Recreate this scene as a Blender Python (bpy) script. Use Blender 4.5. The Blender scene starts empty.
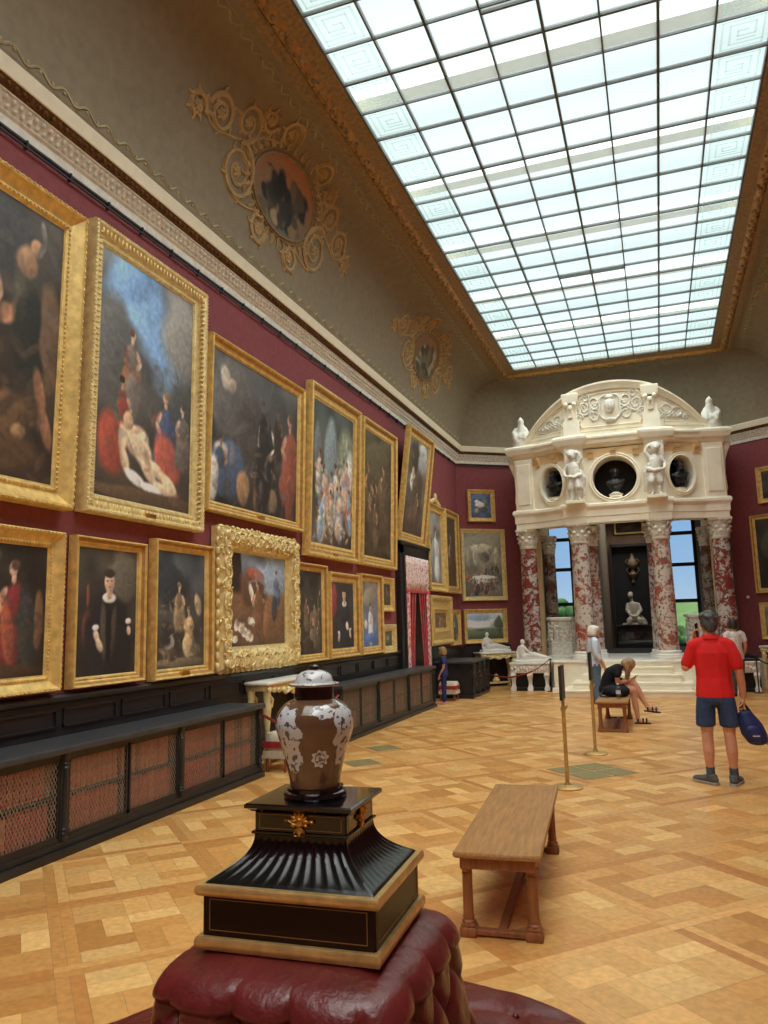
import bpy, bmesh, math, random
import numpy as np
from mathutils import Vector, Matrix, Euler
R_ = random.Random(7)
S = bpy.context.scene
COL = S.collection
PI = math.pi
sin, cos = math.sin, math.cos

# ------------------------------------------------------------------ materials
def lin(c):
    return tuple(((v/255.0)/12.92 if v/255.0 <= 0.04045 else ((v/255.0+0.055)/1.055)**2.4) for v in c)

def base_mat(name):
    m = bpy.data.materials.new(name); m.use_nodes = True
    nt = m.node_tree
    for n in list(nt.nodes): nt.nodes.remove(n)
    out = nt.nodes.new('ShaderNodeOutputMaterial')
    b = nt.nodes.new('ShaderNodeBsdfPrincipled')
    nt.links.new(b.outputs[0], out.inputs[0])
    return m, nt, b, out

def mat(name, rgb, rough=.5, metal=0., var=.15, scale=8., bump=0., bscale=None, spec=.5, stretch=(1,1,1), rgb2=None, coat=0., sharp=False, detail=4., ramp=None):
    """a surface whose colour wanders between two tones over a noise"""
    m, nt, b, out = base_mat(name)
    c = lin(rgb)
    if rgb2 is None:
        c1 = tuple(max(0, v*(1-var)) for v in c); c2 = tuple(min(1, v*(1+var)) for v in c)
    else:
        c1, c2 = c, lin(rgb2)
    tc = nt.nodes.new('ShaderNodeTexCoord'); mp = nt.nodes.new('ShaderNodeMapping')
    mp.inputs['Scale'].default_value = stretch
    nt.links.new(tc.outputs['Object'], mp.inputs[0])
    nz = nt.nodes.new('ShaderNodeTexNoise'); nz.inputs['Scale'].default_value = scale; nz.inputs['Detail'].default_value = detail
    nt.links.new(mp.outputs[0], nz.inputs['Vector'])
    cr = nt.nodes.new('ShaderNodeValToRGB')
    lo, hi = ramp or ((.47, .53) if sharp else (.3, .7))
    cr.color_ramp.elements[0].position = lo; cr.color_ramp.elements[1].position = hi
    cr.color_ramp.elements[0].color = (*c1, 1); cr.color_ramp.elements[1].color = (*c2, 1)
    nt.links.new(nz.outputs['Fac'], cr.inputs[0]); nt.links.new(cr.outputs[0], b.inputs['Base Color'])
    b.inputs['Roughness'].default_value = rough; b.inputs['Metallic'].default_value = metal
    b.inputs['Specular IOR Level'].default_value = spec
    if coat: b.inputs['Coat Weight'].default_value = coat; b.inputs['Coat Roughness'].default_value = .08
    if bump:
        n2 = nt.nodes.new('ShaderNodeTexNoise'); n2.inputs['Scale'].default_value = bscale or scale*4; n2.inputs['Detail'].default_value = 5
        nt.links.new(mp.outputs[0], n2.inputs['Vector'])
        bp = nt.nodes.new('ShaderNodeBump'); bp.inputs['Strength'].default_value = bump; bp.inputs['Distance'].default_value = .01
        nt.links.new(n2.outputs['Fac'], bp.inputs['Height']); nt.links.new(bp.outputs[0], b.inputs['Normal'])
    return m

def attr_mat(name, attr, rough=.5, spec=.4, grain=(30, .12), stretch=(1,1,1), bump=.0):
    """colour comes from the mesh's own colour attribute, times a grain noise"""
    m, nt, b, out = base_mat(name)
    a = nt.nodes.new('ShaderNodeAttribute'); a.attribute_name = attr
    tc = nt.nodes.new('ShaderNodeTexCoord'); mp = nt.nodes.new('ShaderNodeMapping'); mp.inputs['Scale'].default_value = stretch
    nt.links.new(tc.outputs['Object'], mp.inputs[0])
    nz = nt.nodes.new('ShaderNodeTexNoise'); nz.inputs['Scale'].default_value = grain[0]; nz.inputs['Detail'].default_value = 5
    nt.links.new(mp.outputs[0], nz.inputs['Vector'])
    mr = nt.nodes.new('ShaderNodeMapRange'); mr.inputs[1].default_value = .25; mr.inputs[2].default_value = .75
    mr.inputs[3].default_value = 1-grain[1]; mr.inputs[4].default_value = 1+grain[1]
    nt.links.new(nz.outputs['Fac'], mr.inputs[0])
    mx = nt.nodes.new('ShaderNodeVectorMath'); mx.operation = 'SCALE'
    nt.links.new(a.outputs['Color'], mx.inputs[0]); nt.links.new(mr.outputs[0], mx.inputs['Scale'])
    nt.links.new(mx.outputs[0], b.inputs['Base Color'])
    b.inputs['Roughness'].default_value = rough; b.inputs['Specular IOR Level'].default_value = spec
    if bump:
        bp = nt.nodes.new('ShaderNodeBump'); bp.inputs['Strength'].default_value = bump; bp.inputs['Distance'].default_value = .004
        nt.links.new(nz.outputs['Fac'], bp.inputs['Height']); nt.links.new(bp.outputs[0], b.inputs['Normal'])
    return m

def red_marble(name, ca, cb, cc, bias=0.):
    """breccia: red ground, pale blotches, dark flecks"""
    m, nt, b, out = base_mat(name)
    tc = nt.nodes.new('ShaderNodeTexCoord')
    n1 = nt.nodes.new('ShaderNodeTexNoise'); n1.inputs['Scale'].default_value = 4.2; n1.inputs['Detail'].default_value = 8; n1.inputs['Roughness'].default_value = .72; n1.inputs['Distortion'].default_value = .8
    nt.links.new(tc.outputs['Object'], n1.inputs['Vector'])
    cr = nt.nodes.new('ShaderNodeValToRGB'); e = cr.color_ramp.elements
    e[0].position = .44+bias; e[0].color = (*lin(ca), 1); e[1].position = .52+bias; e[1].color = (*lin(cb), 1)
    nt.links.new(n1.outputs['Fac'], cr.inputs[0])
    n2 = nt.nodes.new('ShaderNodeTexNoise'); n2.inputs['Scale'].default_value = 15; n2.inputs['Detail'].default_value = 5
    nt.links.new(tc.outputs['Object'], n2.inputs['Vector'])
    c2 = nt.nodes.new('ShaderNodeValToRGB'); c2.color_ramp.elements[0].position = .56; c2.color_ramp.elements[1].position = .62
    nt.links.new(n2.outputs['Fac'], c2.inputs[0])
    mx = nt.nodes.new('ShaderNodeMix'); mx.data_type = 'RGBA'
    nt.links.new(c2.outputs[0], mx.inputs[0]); nt.links.new(cr.outputs[0], mx.inputs[6]); mx.inputs[7].default_value = (*lin(cc), 1)
    nt.links.new(mx.outputs[2], b.inputs['Base Color']); b.inputs['Roughness'].default_value = .25
    return m

def glass_mat(name, tint=(.9,.95,.95), gloss=.08, rough=.02):
    m, nt, b, out = base_mat(name); nt.nodes.remove(b)
    t = nt.nodes.new('ShaderNodeBsdfTransparent'); t.inputs[0].default_value = (*tint, 1)
    g = nt.nodes.new('ShaderNodeBsdfGlossy'); g.inputs['Roughness'].default_value = rough
    mx = nt.nodes.new('ShaderNodeMixShader')
    nz = nt.nodes.new('ShaderNodeTexNoise'); nz.inputs['Scale'].default_value = 3
    mr = nt.nodes.new('ShaderNodeMapRange'); mr.inputs[3].default_value = gloss*.7; mr.inputs[4].default_value = gloss*1.3
    nt.links.new(nz.outputs['Fac'], mr.inputs[0]); nt.links.new(mr.outputs[0], mx.inputs[0])
    nt.links.new(t.outputs[0], mx.inputs[1]); nt.links.new(g.outputs[0], mx.inputs[2]); nt.links.new(mx.outputs[0], out.inputs[0])
    return m

def frosted_mat(name, tint, trans, milk):
    """skylight glass: lets most of the daylight through, scatters the rest"""
    m, nt, b, out = base_mat(name); nt.nodes.remove(b)
    t = nt.nodes.new('ShaderNodeBsdfTransparent'); t.inputs[0].default_value = (*tint, 1)
    d = nt.nodes.new('ShaderNodeBsdfTranslucent')
    tc = nt.nodes.new('ShaderNodeTexCoord'); nz = nt.nodes.new('ShaderNodeTexNoise'); nz.inputs['Scale'].default_value = 1.3
    nt.links.new(tc.outputs['Object'], nz.inputs['Vector'])
    cr = nt.nodes.new('ShaderNodeValToRGB'); cr.color_ramp.elements[0].color = (milk[0]*.92, milk[1]*.97, milk[2]*.97, 1); cr.color_ramp.elements[1].color = (*milk, 1)
    nt.links.new(nz.outputs['Fac'], cr.inputs[0]); nt.links.new(cr.outputs[0], d.inputs[0])
    mx = nt.nodes.new('ShaderNodeMixShader'); mx.inputs[0].default_value = 1-trans
    nt.links.new(t.outputs[0], mx.inputs[1]); nt.links.new(d.outputs[0], mx.inputs[2]); nt.links.new(mx.outputs[0], out.inputs[0])
    return m

M = {}
M['wall'] = mat('damask_red_wall', (142,78,82), .8, var=.1, scale=14, spec=.2)
M['cove'] = mat('taupe_painted_plaster', (144,131,109), .75, var=.1, scale=9, spec=.2, detail=8)
M['cove_orn'] = mat('ochre_painted_scroll', (186,158,112), .7, var=.15, scale=6, spec=.2)
M['vine'] = mat('cream_painted_vine', (176,164,132), .7, var=.1, spec=.2)
M['gilt_dark'] = mat('dull_gilt_plaster', (152,124,84), .5, .15, var=.35, scale=20)
M['gilt'] = mat('gilded_frame', (240,202,124), .38, .3, var=.22, scale=14, rgb2=None, bump=.25, bscale=60)
M['gilt_pale'] = mat('pale_gilded_frame', (244,218,156), .4, .25, var=.2, scale=16, bump=.3, bscale=50)
M['gilt_deep'] = mat('burnished_gilt_channel', (192,142,74), .4, .35, var=.25, scale=14)
M['bronze_gilt'] = mat('gilt_bronze_mount', (214,160,70), .28, .85, var=.25, scale=40)
M['black'] = mat('ebonised_wood', (38,37,38), .38, var=.25, scale=5, spec=.5)
M['black_top'] = mat('dark_slate_worktop', (62,63,66), .42, var=.2, scale=6, spec=.5)
M['lacquer'] = mat('polished_black_lacquer', (10,9,10), .12, var=.3, scale=6, coat=.6)
M['lacquer_flute'] = mat('satin_black_lacquer', (8,7,8), .2, var=.3, scale=6, spec=.45)
M['stringing'] = mat('thin_brass_stringing', (150,112,62), .4, .5)
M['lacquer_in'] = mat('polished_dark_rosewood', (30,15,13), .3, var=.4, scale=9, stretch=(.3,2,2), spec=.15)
M['brass'] = mat('brass', (190,162,112), .32, .65, var=.15, scale=20)
M['brass_band'] = mat('aged_brass_band', (206,172,110), .36, .6, var=.2, scale=30)
M['stone'] = mat('cream_limestone', (246,238,216), .65, var=.06, scale=4, spec=.25)
M['stone_warm'] = mat('ochre_limestone', (230,200,152), .7, var=.1, scale=4, spec=.2)
M['stone_grey'] = mat('grey_white_stucco', (228,225,214), .7, var=.12, scale=18, spec=.2)
M['stone_beige'] = mat('beige_painted_plaster', (244,235,210), .7, var=.04, spec=.2)
M['brown_stucco'] = mat('brown_ornament_stucco', (104,76,48), .7, var=.4, scale=30, spec=.2)
M['white_marble'] = mat('white_marble', (240,238,230), .35, var=.06, scale=5)
M['carved_marble'] = mat('carved_white_marble', (226,222,210), .5, var=.16, scale=16)
M['red_marble'] = red_marble('red_breccia_marble', (160,84,68), (206,196,184), (112,98,92))
M['red_marble_dark'] = red_marble('deep_red_breccia_marble', (138,56,48), (196,190,180), (92,76,72), .03)
M['grey_marble'] = red_marble('grey_breccia_marble', (118,84,74), (172,160,146), (80,72,64))
M['bronze'] = mat('dark_bronze', (48,46,46), .35, .5, var=.3, scale=12)
M['niche'] = mat('dark_niche_plaster', (40,34,30), .8, var=.2)
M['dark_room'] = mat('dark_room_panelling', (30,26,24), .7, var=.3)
M['black_velvet'] = mat('black_display_panel', (9,9,9), .6, var=.2)
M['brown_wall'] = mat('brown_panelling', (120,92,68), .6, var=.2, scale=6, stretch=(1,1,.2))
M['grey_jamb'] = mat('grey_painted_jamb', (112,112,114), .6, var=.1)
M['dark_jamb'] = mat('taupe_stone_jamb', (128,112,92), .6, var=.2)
M['leather'] = mat('oxblood_leather', (96,31,29), .3, var=.28, scale=7, bump=.3, bscale=45, spec=.55)
M['button'] = mat('oxblood_button', (84,22,26), .35, var=.1)
M['oak'] = mat('brown_oak_bench', (168,122,72), .42, var=.22, scale=5, stretch=(14,1,14), bump=.1)
M['oak_dark'] = mat('dark_oak_bench_leg', (142,86,50), .42, var=.25, scale=6, stretch=(8,8,1))
M['screen_glass'] = glass_mat('window_glass', (.93,.96,.97), .05)
M['sky_glass'] = frosted_mat('frosted_skylight_glass', (.95,1.,.985), .86, (.80,.92,.9))
M['fret'] = frosted_mat('etched_glass_fret', (.66,.76,.73), .9, (.7,.8,.78))
M['sky_glass_edge'] = frosted_mat('frosted_border_glass', (.88,.95,.925), .86, (.76,.88,.86))
M['bar'] = mat('grey_iron_glazing_bar', (92,96,94), .5, var=.15)
M['beam'] = mat('whitewashed_roof_truss', (236,252,247), .8, var=.05)
M['win_frame'] = mat('navy_black_window_frame', (26,28,40), .4, var=.2)
M['mesh_wire'] = mat('dark_brass_wire_lattice', (150,140,122), .55, .1, var=.25, scale=30)
M['curtain'] = mat('red_silk_curtain', (198,84,86), .6, var=.3, scale=9, rgb2=None)
M['pelmet'] = mat('pink_brocade_pelmet', (238,216,208), .7, rgb2=(200,112,112), scale=22, ramp=(.55,.62))
M['curt_lin'] = mat('pink_brocade_border', (238,200,194), .7, rgb2=(212,122,124), scale=14, sharp=True)
M['red_rope'] = mat('red_velvet_rope', (142,40,46), .7, var=.2)
M['skin'] = mat('skin', (206,150,120), .5, var=.08, scale=12)
M['skin_tan'] = mat('tanned_skin', (212,152,122), .5, var=.08, scale=12)
M['hair_dark'] = mat('dark_grey_hair', (54,52,52), .6, rgb2=(92,90,88), scale=60, stretch=(1,1,.3))
M['hair_blond'] = mat('dark_blond_hair', (122,92,58), .5, rgb2=(176,142,96), scale=50, stretch=(3,3,.3))
M['hair_white'] = mat('white_hair', (226,222,208), .6, var=.1, scale=50)
M['hair_brown'] = mat('dark_brown_hair', (44,32,28), .55, var=.3, scale=50)
M['polo'] = mat('red_polo_cotton', (222,44,44), .8, var=.08, scale=7, bump=.15, bscale=14, spec=.2)
M['denim'] = mat('blue_denim', (58,76,112), .8, var=.15, scale=24, spec=.2, bump=.15)
M['jeans'] = mat('pale_denim', (96,120,146), .8, var=.15, scale=18, spec=.2)
M['sock'] = mat('grey_blue_sock', (84,92,104), .85, var=.15, spec=.1)
M['shoe'] = mat('grey_suede_shoe', (92,94,90), .8, var=.15, scale=30, spec=.2)
M['sole'] = mat('pale_rubber_sole', (160,158,150), .7, var=.1)
M['navy'] = mat('navy_cotton', (52,58,104), .8, var=.2, scale=16, spec=.2)
M['blackcloth'] = mat('black_cloth', (30,31,36), .8, var=.2, scale=16, spec=.2)
M['shirt_blue'] = mat('pale_blue_shirt', (206,218,236), .75, var=.08, scale=9, spec=.2)
M['white_cloth'] = mat('white_patterned_blouse', (222,214,206), .75, var=.15, scale=20, spec=.2)
M['pinkshoe'] = mat('pink_shoe', (214,150,150), .6, var=.1)
M['bag_blue'] = mat('blue_nylon_bag', (34,46,98), .55, var=.25, scale=10)
M['bag_black'] = mat('black_nylon_strap', (26,27,32), .6, var=.2)
M['sandal'] = mat('black_sandal', (32,32,32), .55, var=.2)
M['plastic'] = glass_mat('clear_plastic_bottle', (.86,.9,.92), .2, .1)
M['vase'] = mat('brown_glazed_porcelain', (104,76,54), .1, var=.14, scale=5, coat=.5)
M['vase_neck'] = mat('dark_brown_glaze', (38,24,20), .12, var=.2, coat=.4)
M['china'] = mat('blue_and_white_porcelain', (74,80,94), .15, rgb2=(200,206,208), scale=75, ramp=(.40,.46), detail=2., coat=.4)
M['china_pale'] = mat('white_porcelain_with_grey_sprigs', (104,108,118), .18, rgb2=(206,208,208), scale=85, ramp=(.38,.44), detail=2., coat=.4)
M['foliage'] = mat('green_foliage', (50,78,42), .8, var=.45, scale=1.5, spec=.1)
M['grass'] = mat('green_meadow', (82,106,62), .9, var=.2, scale=.4, spec=.1)
M['bark'] = mat('bark', (86,70,56), .9, var=.2)
M['plaster_end'] = mat('outer_masonry', (150,140,130), .9)
M['carpet_red'] = mat('red_stripe_tapestry', (168,60,60), .9, var=.2, scale=20, spec=.1)
M['carpet_cream'] = mat('cream_tapestry', (214,200,176), .9, var=.15, scale=20, spec=.1)
M['grate'] = mat('green_bronze_grate', (146,136,92), .5, .3, var=.25, scale=60)
M['sign'] = mat('black_sign_board', (34,34,34), .5, var=.15)
M['phone'] = mat('black_phone', (16,16,18), .2)
M['pale_plaster'] = mat('white_plinth_plaster', (216,214,208), .7, var=.06)
M['darkgreen'] = mat('dark_green_case', (34,58,48), .6, var=.2)
FLOOR_M = attr_mat('oak_parquet', 'tone', .32, .45, (26, .16), (1,1,1), .06)
PAINT_M = attr_mat('oil_paint', 'paint', .45, .35, (24, .10), (1,1,1), .12)
def book_mat(name, c): return mat(name, c, .6, var=.25, scale=18, stretch=(1,1,.6), spec=.3)
BOOKS = [book_mat('tan_leather_spine', (206,128,82)), book_mat('rust_leather_spine', (194,104,70)), book_mat('brown_leather_spine', (154,106,76)), book_mat('umber_leather_spine', (128,100,80)), book_mat('red_leather_spine', (190,88,74))]

# ------------------------------------------------------------------ mesh builder
def bez(pts, n=8):
    """Catmull-Rom through 2-D or 3-D points"""
    P = [np.array(p, float) for p in pts]; out = []
    for i in range(len(P)-1):
        p0 = P[max(i-1,0)]; p1 = P[i]; p2 = P[i+1]; p3 = P[min(i+2, len(P)-1)]
        for k in range(n):
            t = k/n
            out.append(.5*((2*p1)+(-p0+p2)*t+(2*p0-5*p1+4*p2-p3)*t*t+(-p0+3*p1-3*p2+p3)*t**3))
    out.append(P[-1]); return out

class MB:
    def __init__(s): s.v = []; s.f = []
    def add(s, vs, fs):
        o = len(s.v); s.v += [tuple(map(float, v)) for v in vs]; s.f += [tuple(i+o for i in f) for f in fs]; return s
    def xf(s, mtx):
        s.v = [tuple(mtx @ Vector(v)) for v in s.v]; return s
    def merge(s, o, mtx=None):
        vs = o.v if mtx is None else [tuple(mtx @ Vector(v)) for v in o.v]
        return s.add(vs, o.f)
    def box(s, x0, x1, y0, y1, z0, z1):
        v = [(x0,y0,z0),(x1,y0,z0),(x1,y1,z0),(x0,y1,z0),(x0,y0,z1),(x1,y0,z1),(x1,y1,z1),(x0,y1,z1)]
        return s.add(v, [(0,3,2,1),(4,5,6,7),(0,1,5,4),(1,2,6,5),(2,3,7,6),(3,0,4,7)])
    def bbox(s, x0, x1, y0, y1, z0, z1, b=.005):
        """box with chamfered edges"""
        b = min(b, (x1-x0)/2.01, (y1-y0)/2.01, (z1-z0)/2.01)
        def ring(d, z): return [(x0+d,y0+b if d==0 else y0+d,z)] if 0 else [(x0+b+d,y0+d,z),(x1-b-d,y0+d,z),(x1-d,y0+b+d,z),(x1-d,y1-b-d,z),(x1-b-d,y1-d,z),(x0+b+d,y1-d,z),(x0+d,y1-b-d,z),(x0+d,y0+b+d,z)]
        return s.loft([ring(b*.5, z0), ring(0, z0+b), ring(0, z1-b), ring(b*.5, z1)])
    def loft(s, rings, closed=True, cap=True):
        n = len(rings[0]); vs = [p for r in rings for p in r]; fs = []
        for i in range(len(rings)-1):
            for j in range(n if closed else n-1):
                a = i*n+j; b = i*n+(j+1)%n
                fs.append((a, b, b+n, a+n))
        if cap and closed:
            fs.append(tuple(range(n-1,-1,-1))); fs.append(tuple((len(rings)-1)*n+j for j in range(n)))
        return s.add(vs, fs)
    def lathe(s, prof, seg=24, c=(0,0,0), cap=True, phase=0., rx=1., ry=1.):
        rings = [[(c[0]+r*rx*cos(2*PI*k/seg+phase), c[1]+r*ry*sin(2*PI*k/seg+phase), c[2]+z) for k in range(seg)] for r, z in prof]
        return s.loft(rings, cap=cap)
    def sphere(s, c, r, seg=10, rings=7):
        if not hasattr(r, '__len__'): r = (r,r,r)
        vs = [(c[0],c[1],c[2]-r[2])]
        for i in range(1, rings):
            a = -PI/2+PI*i/rings
            for k in range(seg):
                p = 2*PI*k/seg; vs.append((c[0]+r[0]*cos(a)*cos(p), c[1]+r[1]*cos(a)*sin(p), c[2]+r[2]*sin(a)))
        vs.append((c[0],c[1],c[2]+r[2])); fs = []; t = len(vs)-1
        for k in range(seg):
            fs.append((0, 1+(k+1)%seg, 1+k)); fs.append((t, t-seg+k, t-seg+(k+1)%seg))
        for i in range(rings-2):
            for k in range(seg):
                a = 1+i*seg+k; b = 1+i*seg+(k+1)%seg; fs.append((a, b, b+seg, a+seg))
        return s.add(vs, fs)
    def tube(s, pts, r, seg=8, flat=None, cap=True):
        """tube along a polyline; r a number or one per point; flat squashes it along that axis vector"""
        P = [Vector(p) for p in pts]; n = len(P)
        rr = r if hasattr(r, '__len__') else [r]*n
        rings = []; up = None
        for i in range(n):
            t = (P[min(i+1,n-1)]-P[max(i-1,0)])
            t = t.normalized() if t.length > 1e-9 else Vector((0,0,1))
            if up is None:
                up = Vector((0,0,1)) if abs(t.z) < .9 else Vector((1,0,0))
            a = t.cross(up)
            a = a.normalized() if a.length > 1e-6 else t.orthogonal().normalized()
            b = a.cross(t).normalized(); up = b
            ring = []
            for k in range(seg):
                p = 2*PI*k/seg; d = a*cos(p)*rr[i]+b*sin(p)*rr[i]
                if flat is not None:
                    fv, ff = Vector(flat[0]), flat[1]; d = d-fv*(d.dot(fv)*(1-ff))
                ring.append(tuple(P[i]+d))
            rings.append(ring)
        return s.loft(rings, cap=cap)
    def prism(s, poly, z0, z1):
        """polygon in xy, extruded in z"""
        n = len(poly)
        return s.loft([[(x,y,z0) for x,y in poly], [(x,y,z1) for x,y in poly]])
    def sweep(s, prof, path, closed=False, side=1., ends=True):
        """profile (d, z) carried along a plan path (x, y); d is measured to the left of travel times side"""
        n = len(path); rings = []
        for i in range(n):
            def nrm(a, b):
                dx, dy = b[0]-a[0], b[1]-a[1]; l = math.hypot(dx, dy); return (-dy/l, dx/l)
            if closed: n1 = nrm(path[i-1], path[i]); n2 = nrm(path[i], path[(i+1)%n])
            else:
                n1 = nrm(path[max(i-1,0)], path[max(i,1)]); n2 = nrm(path[min(i,n-2)], path[min(i+1,n-1)])
            k = 1+n1[0]*n2[0]+n1[1]*n2[1]; m = ((n1[0]+n2[0])/k*side, (n1[1]+n2[1])/k*side)
            rings.append([(path[i][0]+m[0]*d, path[i][1]+m[1]*d, z) for d, z in prof])
        if closed: rings.append(rings[0])
        return s.loft(rings, closed=True, cap=ends and not closed)
    def grid(s, nu, nv, fn, closed_u=False):
        vs = [fn(i/nu, j/nv) for j in range(nv+1) for i in range(nu+1)]
        return s.add(vs, [(j*(nu+1)+i, j*(nu+1)+i+1, (j+1)*(nu+1)+i+1, (j+1)*(nu+1)+i) for j in range(nv) for i in range(nu)])
    def build(s, name, material, parent=None, smooth=None, loc=(0,0,0), rot=(0,0,0)):
        me = bpy.data.meshes.new(name); me.from_pydata(s.v, [], s.f); me.validate(verbose=False)
        bm = bmesh.new(); bm.from_mesh(me); bmesh.ops.remove_doubles(bm, verts=bm.verts, dist=1e-6)
        bmesh.ops.recalc_face_normals(bm, faces=bm.faces); bm.to_mesh(me); bm.free()
        me.materials.append(material)
        if smooth is not None:
            me.polygons.foreach_set('use_smooth', [True]*len(me.polygons))
            if smooth < 180:
                try: me.set_sharp_from_angle(angle=math.radians(smooth))
                except Exception: pass
        o = bpy.data.objects.new(name, me); COL.objects.link(o)
        o.location = loc; o.rotation_euler = rot
        if parent is not None: o.parent = parent
        return o

def tag(o, label=None, cat=None, group=None, kind=None):
    if label: o['label'] = label
    if cat: o['category'] = cat
    if group: o['group'] = group
    if kind: o['kind'] = kind
    return o
def thing(name, label, cat, loc=(0,0,0), rz=0., group=None, rx=0.):
    o = bpy.data.objects.new(name, None); COL.objects.link(o); o.empty_display_size = .1
    o.location = loc; o.rotation_euler = (rx, 0, rz)
    return tag(o, label, cat, group)
def struct(name, mb, m, label, cat, smooth=None):
    return tag(mb.build(name, m, smooth=smooth), label, cat, kind='structure')
def copy_tree(o, parent=None):
    c = o.copy(); COL.objects.link(c); c.parent = parent
    for ch in list(o.children): copy_tree(ch, c)
    return c

def remeshed(mb, name, material, parent=None, voxel=.012, smooth_it=3, loc=(0,0,0), rot=(0,0,0), fac=.5):
    """melts overlapping closed shapes into ONE continuous surface"""
    me = bpy.data.meshes.new('tmp'); me.from_pydata(mb.v, [], mb.f)
    o = bpy.data.objects.new('tmp', me); COL.objects.link(o)
    r = o.modifiers.new('r', 'REMESH'); r.mode = 'VOXEL'; r.voxel_size = voxel
    sm = o.modifiers.new('s', 'SMOOTH'); sm.factor = fac; sm.iterations = smooth_it
    dg = bpy.context.evaluated_depsgraph_get(); dg.update()
    nm = bpy.data.meshes.new_from_object(o.evaluated_get(dg))
    bpy.data.objects.remove(o); bpy.data.meshes.remove(me)
    nm.name = name; nm.materials.clear(); nm.materials.append(material)
    nm.polygons.foreach_set('use_smooth', [True]*len(nm.polygons))
    q = bpy.data.objects.new(name, nm); COL.objects.link(q); q.location = loc; q.rotation_euler = rot
    if parent is not None: q.parent = parent
    return q

def chain(mb, pts, seg=10, rings=8, dens=.24):
    """a limb: balls strung along a polyline, each point (x,y,z,r) or (x,y,z,rx,ry,rz)"""
    P = [tuple(p) if len(p) == 6 else (p[0],p[1],p[2],p[3],p[3],p[3]) for p in pts]
    for i in range(len(P)-1):
        a, b = np.array(P[i]), np.array(P[i+1])
        d = np.linalg.norm(a[:3]-b[:3]); rm = min(a[3:].min(), b[3:].min())
        n = max(1, min(60, int(d/(rm*dens))))
        for k in range(n):
            q = a+(b-a)*k/n; mb.sphere(q[:3], tuple(q[3:]), seg, rings)
    q = P[-1]; mb.sphere(q[:3], tuple(q[3:]), seg, rings)
    return mb

def hand(mb, wrist, d, n, k=1., curl=.6, side=1):
    """palm, four fingers of unequal length and a thumb; d = direction of the fingers, n = palm normal"""
    d = Vector(d).normalized(); n = Vector(n).normalized(); s = d.cross(n).normalized()*side
    w = Vector(wrist); pc = w+d*.05*k
    def V(p, r): return (p.x, p.y, p.z, r)
    for t in (-.024, -.008, .008, .024):
        chain(mb, [V(w+s*t*k*.6, .014*k), V(w+d*.085*k+s*t*k, .012*k)], 8, 6)
    for t, L in ((-.027,.068),(-.009,.080),(.009,.075),(.027,.058)):
        p0 = w+d*.09*k+s*t*k; a = curl
        p1 = p0+(d*cos(a*.5)+n*sin(a*.5))*L*.45*k; p2 = p1+(d*cos(a*1.3)+n*sin(a*1.3))*L*.32*k; p3 = p2+(d*cos(a*2)+n*sin(a*2))*L*.25*k
        chain(mb, [V(p0,.0095*k), V(p1,.009*k), V(p2,.0082*k), V(p3,.007*k)], 8, 6)
    t0 = w+d*.03*k-s*.03*k
    chain(mb, [V(t0,.012*k), V(t0+(d*.6-s*.55+n*.35)*.04*k,.0105*k), V(t0+(d*.9-s*.55+n*.6)*.062*k,.0085*k)], 8, 6)
SKY = .88; ZEN = 1.0
SUNS = [('daylight', (0, 0, -1), 3.0, 80, (1., .98, .95)), ('fill_sun_right', (-.60, .25, -.76), 4.2, 80, (1., .98, .95)), ('fill_sun_left', (.38, .52, -.77), 3.1, 80, (1., .98, .95))]  # the two tilted suns are added to brighten the walls and portico
# ------------------------------------------------------------------ camera, daylight
H = 1.53
cam = bpy.data.cameras.new('camera'); camo = bpy.data.objects.new('camera', cam); COL.objects.link(camo); S.camera = camo
Rc = ((0.94142212,0.33628487,-0.02523654),(-0.0719679,0.12723373,-0.9892584),(-0.32946168,0.93312597,0.14398238))
rt, dn, fw = Vector(Rc[0]), Vector(Rc[1]), Vector(Rc[2])
camo.matrix_world = Matrix(((rt.x,-dn.x,-fw.x,0),(rt.y,-dn.y,-fw.y,0),(rt.z,-dn.z,-fw.z,H),(0,0,0,1)))
cam.sensor_fit = 'VERTICAL'; cam.sensor_height = 24; cam.lens = 765.4/1024*24; cam.clip_start = .05; cam.clip_end = 500
S.view_settings.view_transform = 'Standard'; S.view_settings.look = 'None'; S.view_settings.exposure = 0.; S.view_settings.gamma = 1
S.view_settings.use_curve_mapping = False
try: S.cycles.use_denoising = True
except Exception: pass
S.cycles.max_bounces = 12; S.cycles.diffuse_bounces = 6; S.cycles.transparent_max_bounces = 16; S.cycles.sample_clamp_indirect = 6.

W = bpy.data.worlds.new('sky'); S.world = W; W.use_nodes = True
nt = W.node_tree
for n in list(nt.nodes): nt.nodes.remove(n)
wo = nt.nodes.new('ShaderNodeOutputWorld'); bg = nt.nodes.new('ShaderNodeBackground'); nt.links.new(bg.outputs[0], wo.inputs[0])
tc = nt.nodes.new('ShaderNodeTexCoord'); sx = nt.nodes.new('ShaderNodeSeparateXYZ'); nt.links.new(tc.outputs['Generated'], sx.inputs[0])
cr = nt.nodes.new('ShaderNodeValToRGB'); e = cr.color_ramp.elements
e[0].position = 0.; e[0].color = (.62,.80,.98,1)
e[1].position = 1.; e[1].color = (.98,1.,1.,1)
for p, c in ((.06,(.42,.66,.97)),(.17,(.30,.56,.95)),(.28,(.74,.90,.93)),(.60,(.88,.97,.98))):
    q = e.new(p); q.color = (*c, 1)
nt.links.new(sx.outputs['Z'], cr.inputs[0]); nt.links.new(cr.outputs[0], bg.inputs[0])
mr = nt.nodes.new('ShaderNodeMapRange'); mr.inputs[1].default_value = .70; mr.inputs[2].default_value = .95; mr.inputs[3].default_value = SKY; mr.inputs[4].default_value = SKY*ZEN
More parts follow.
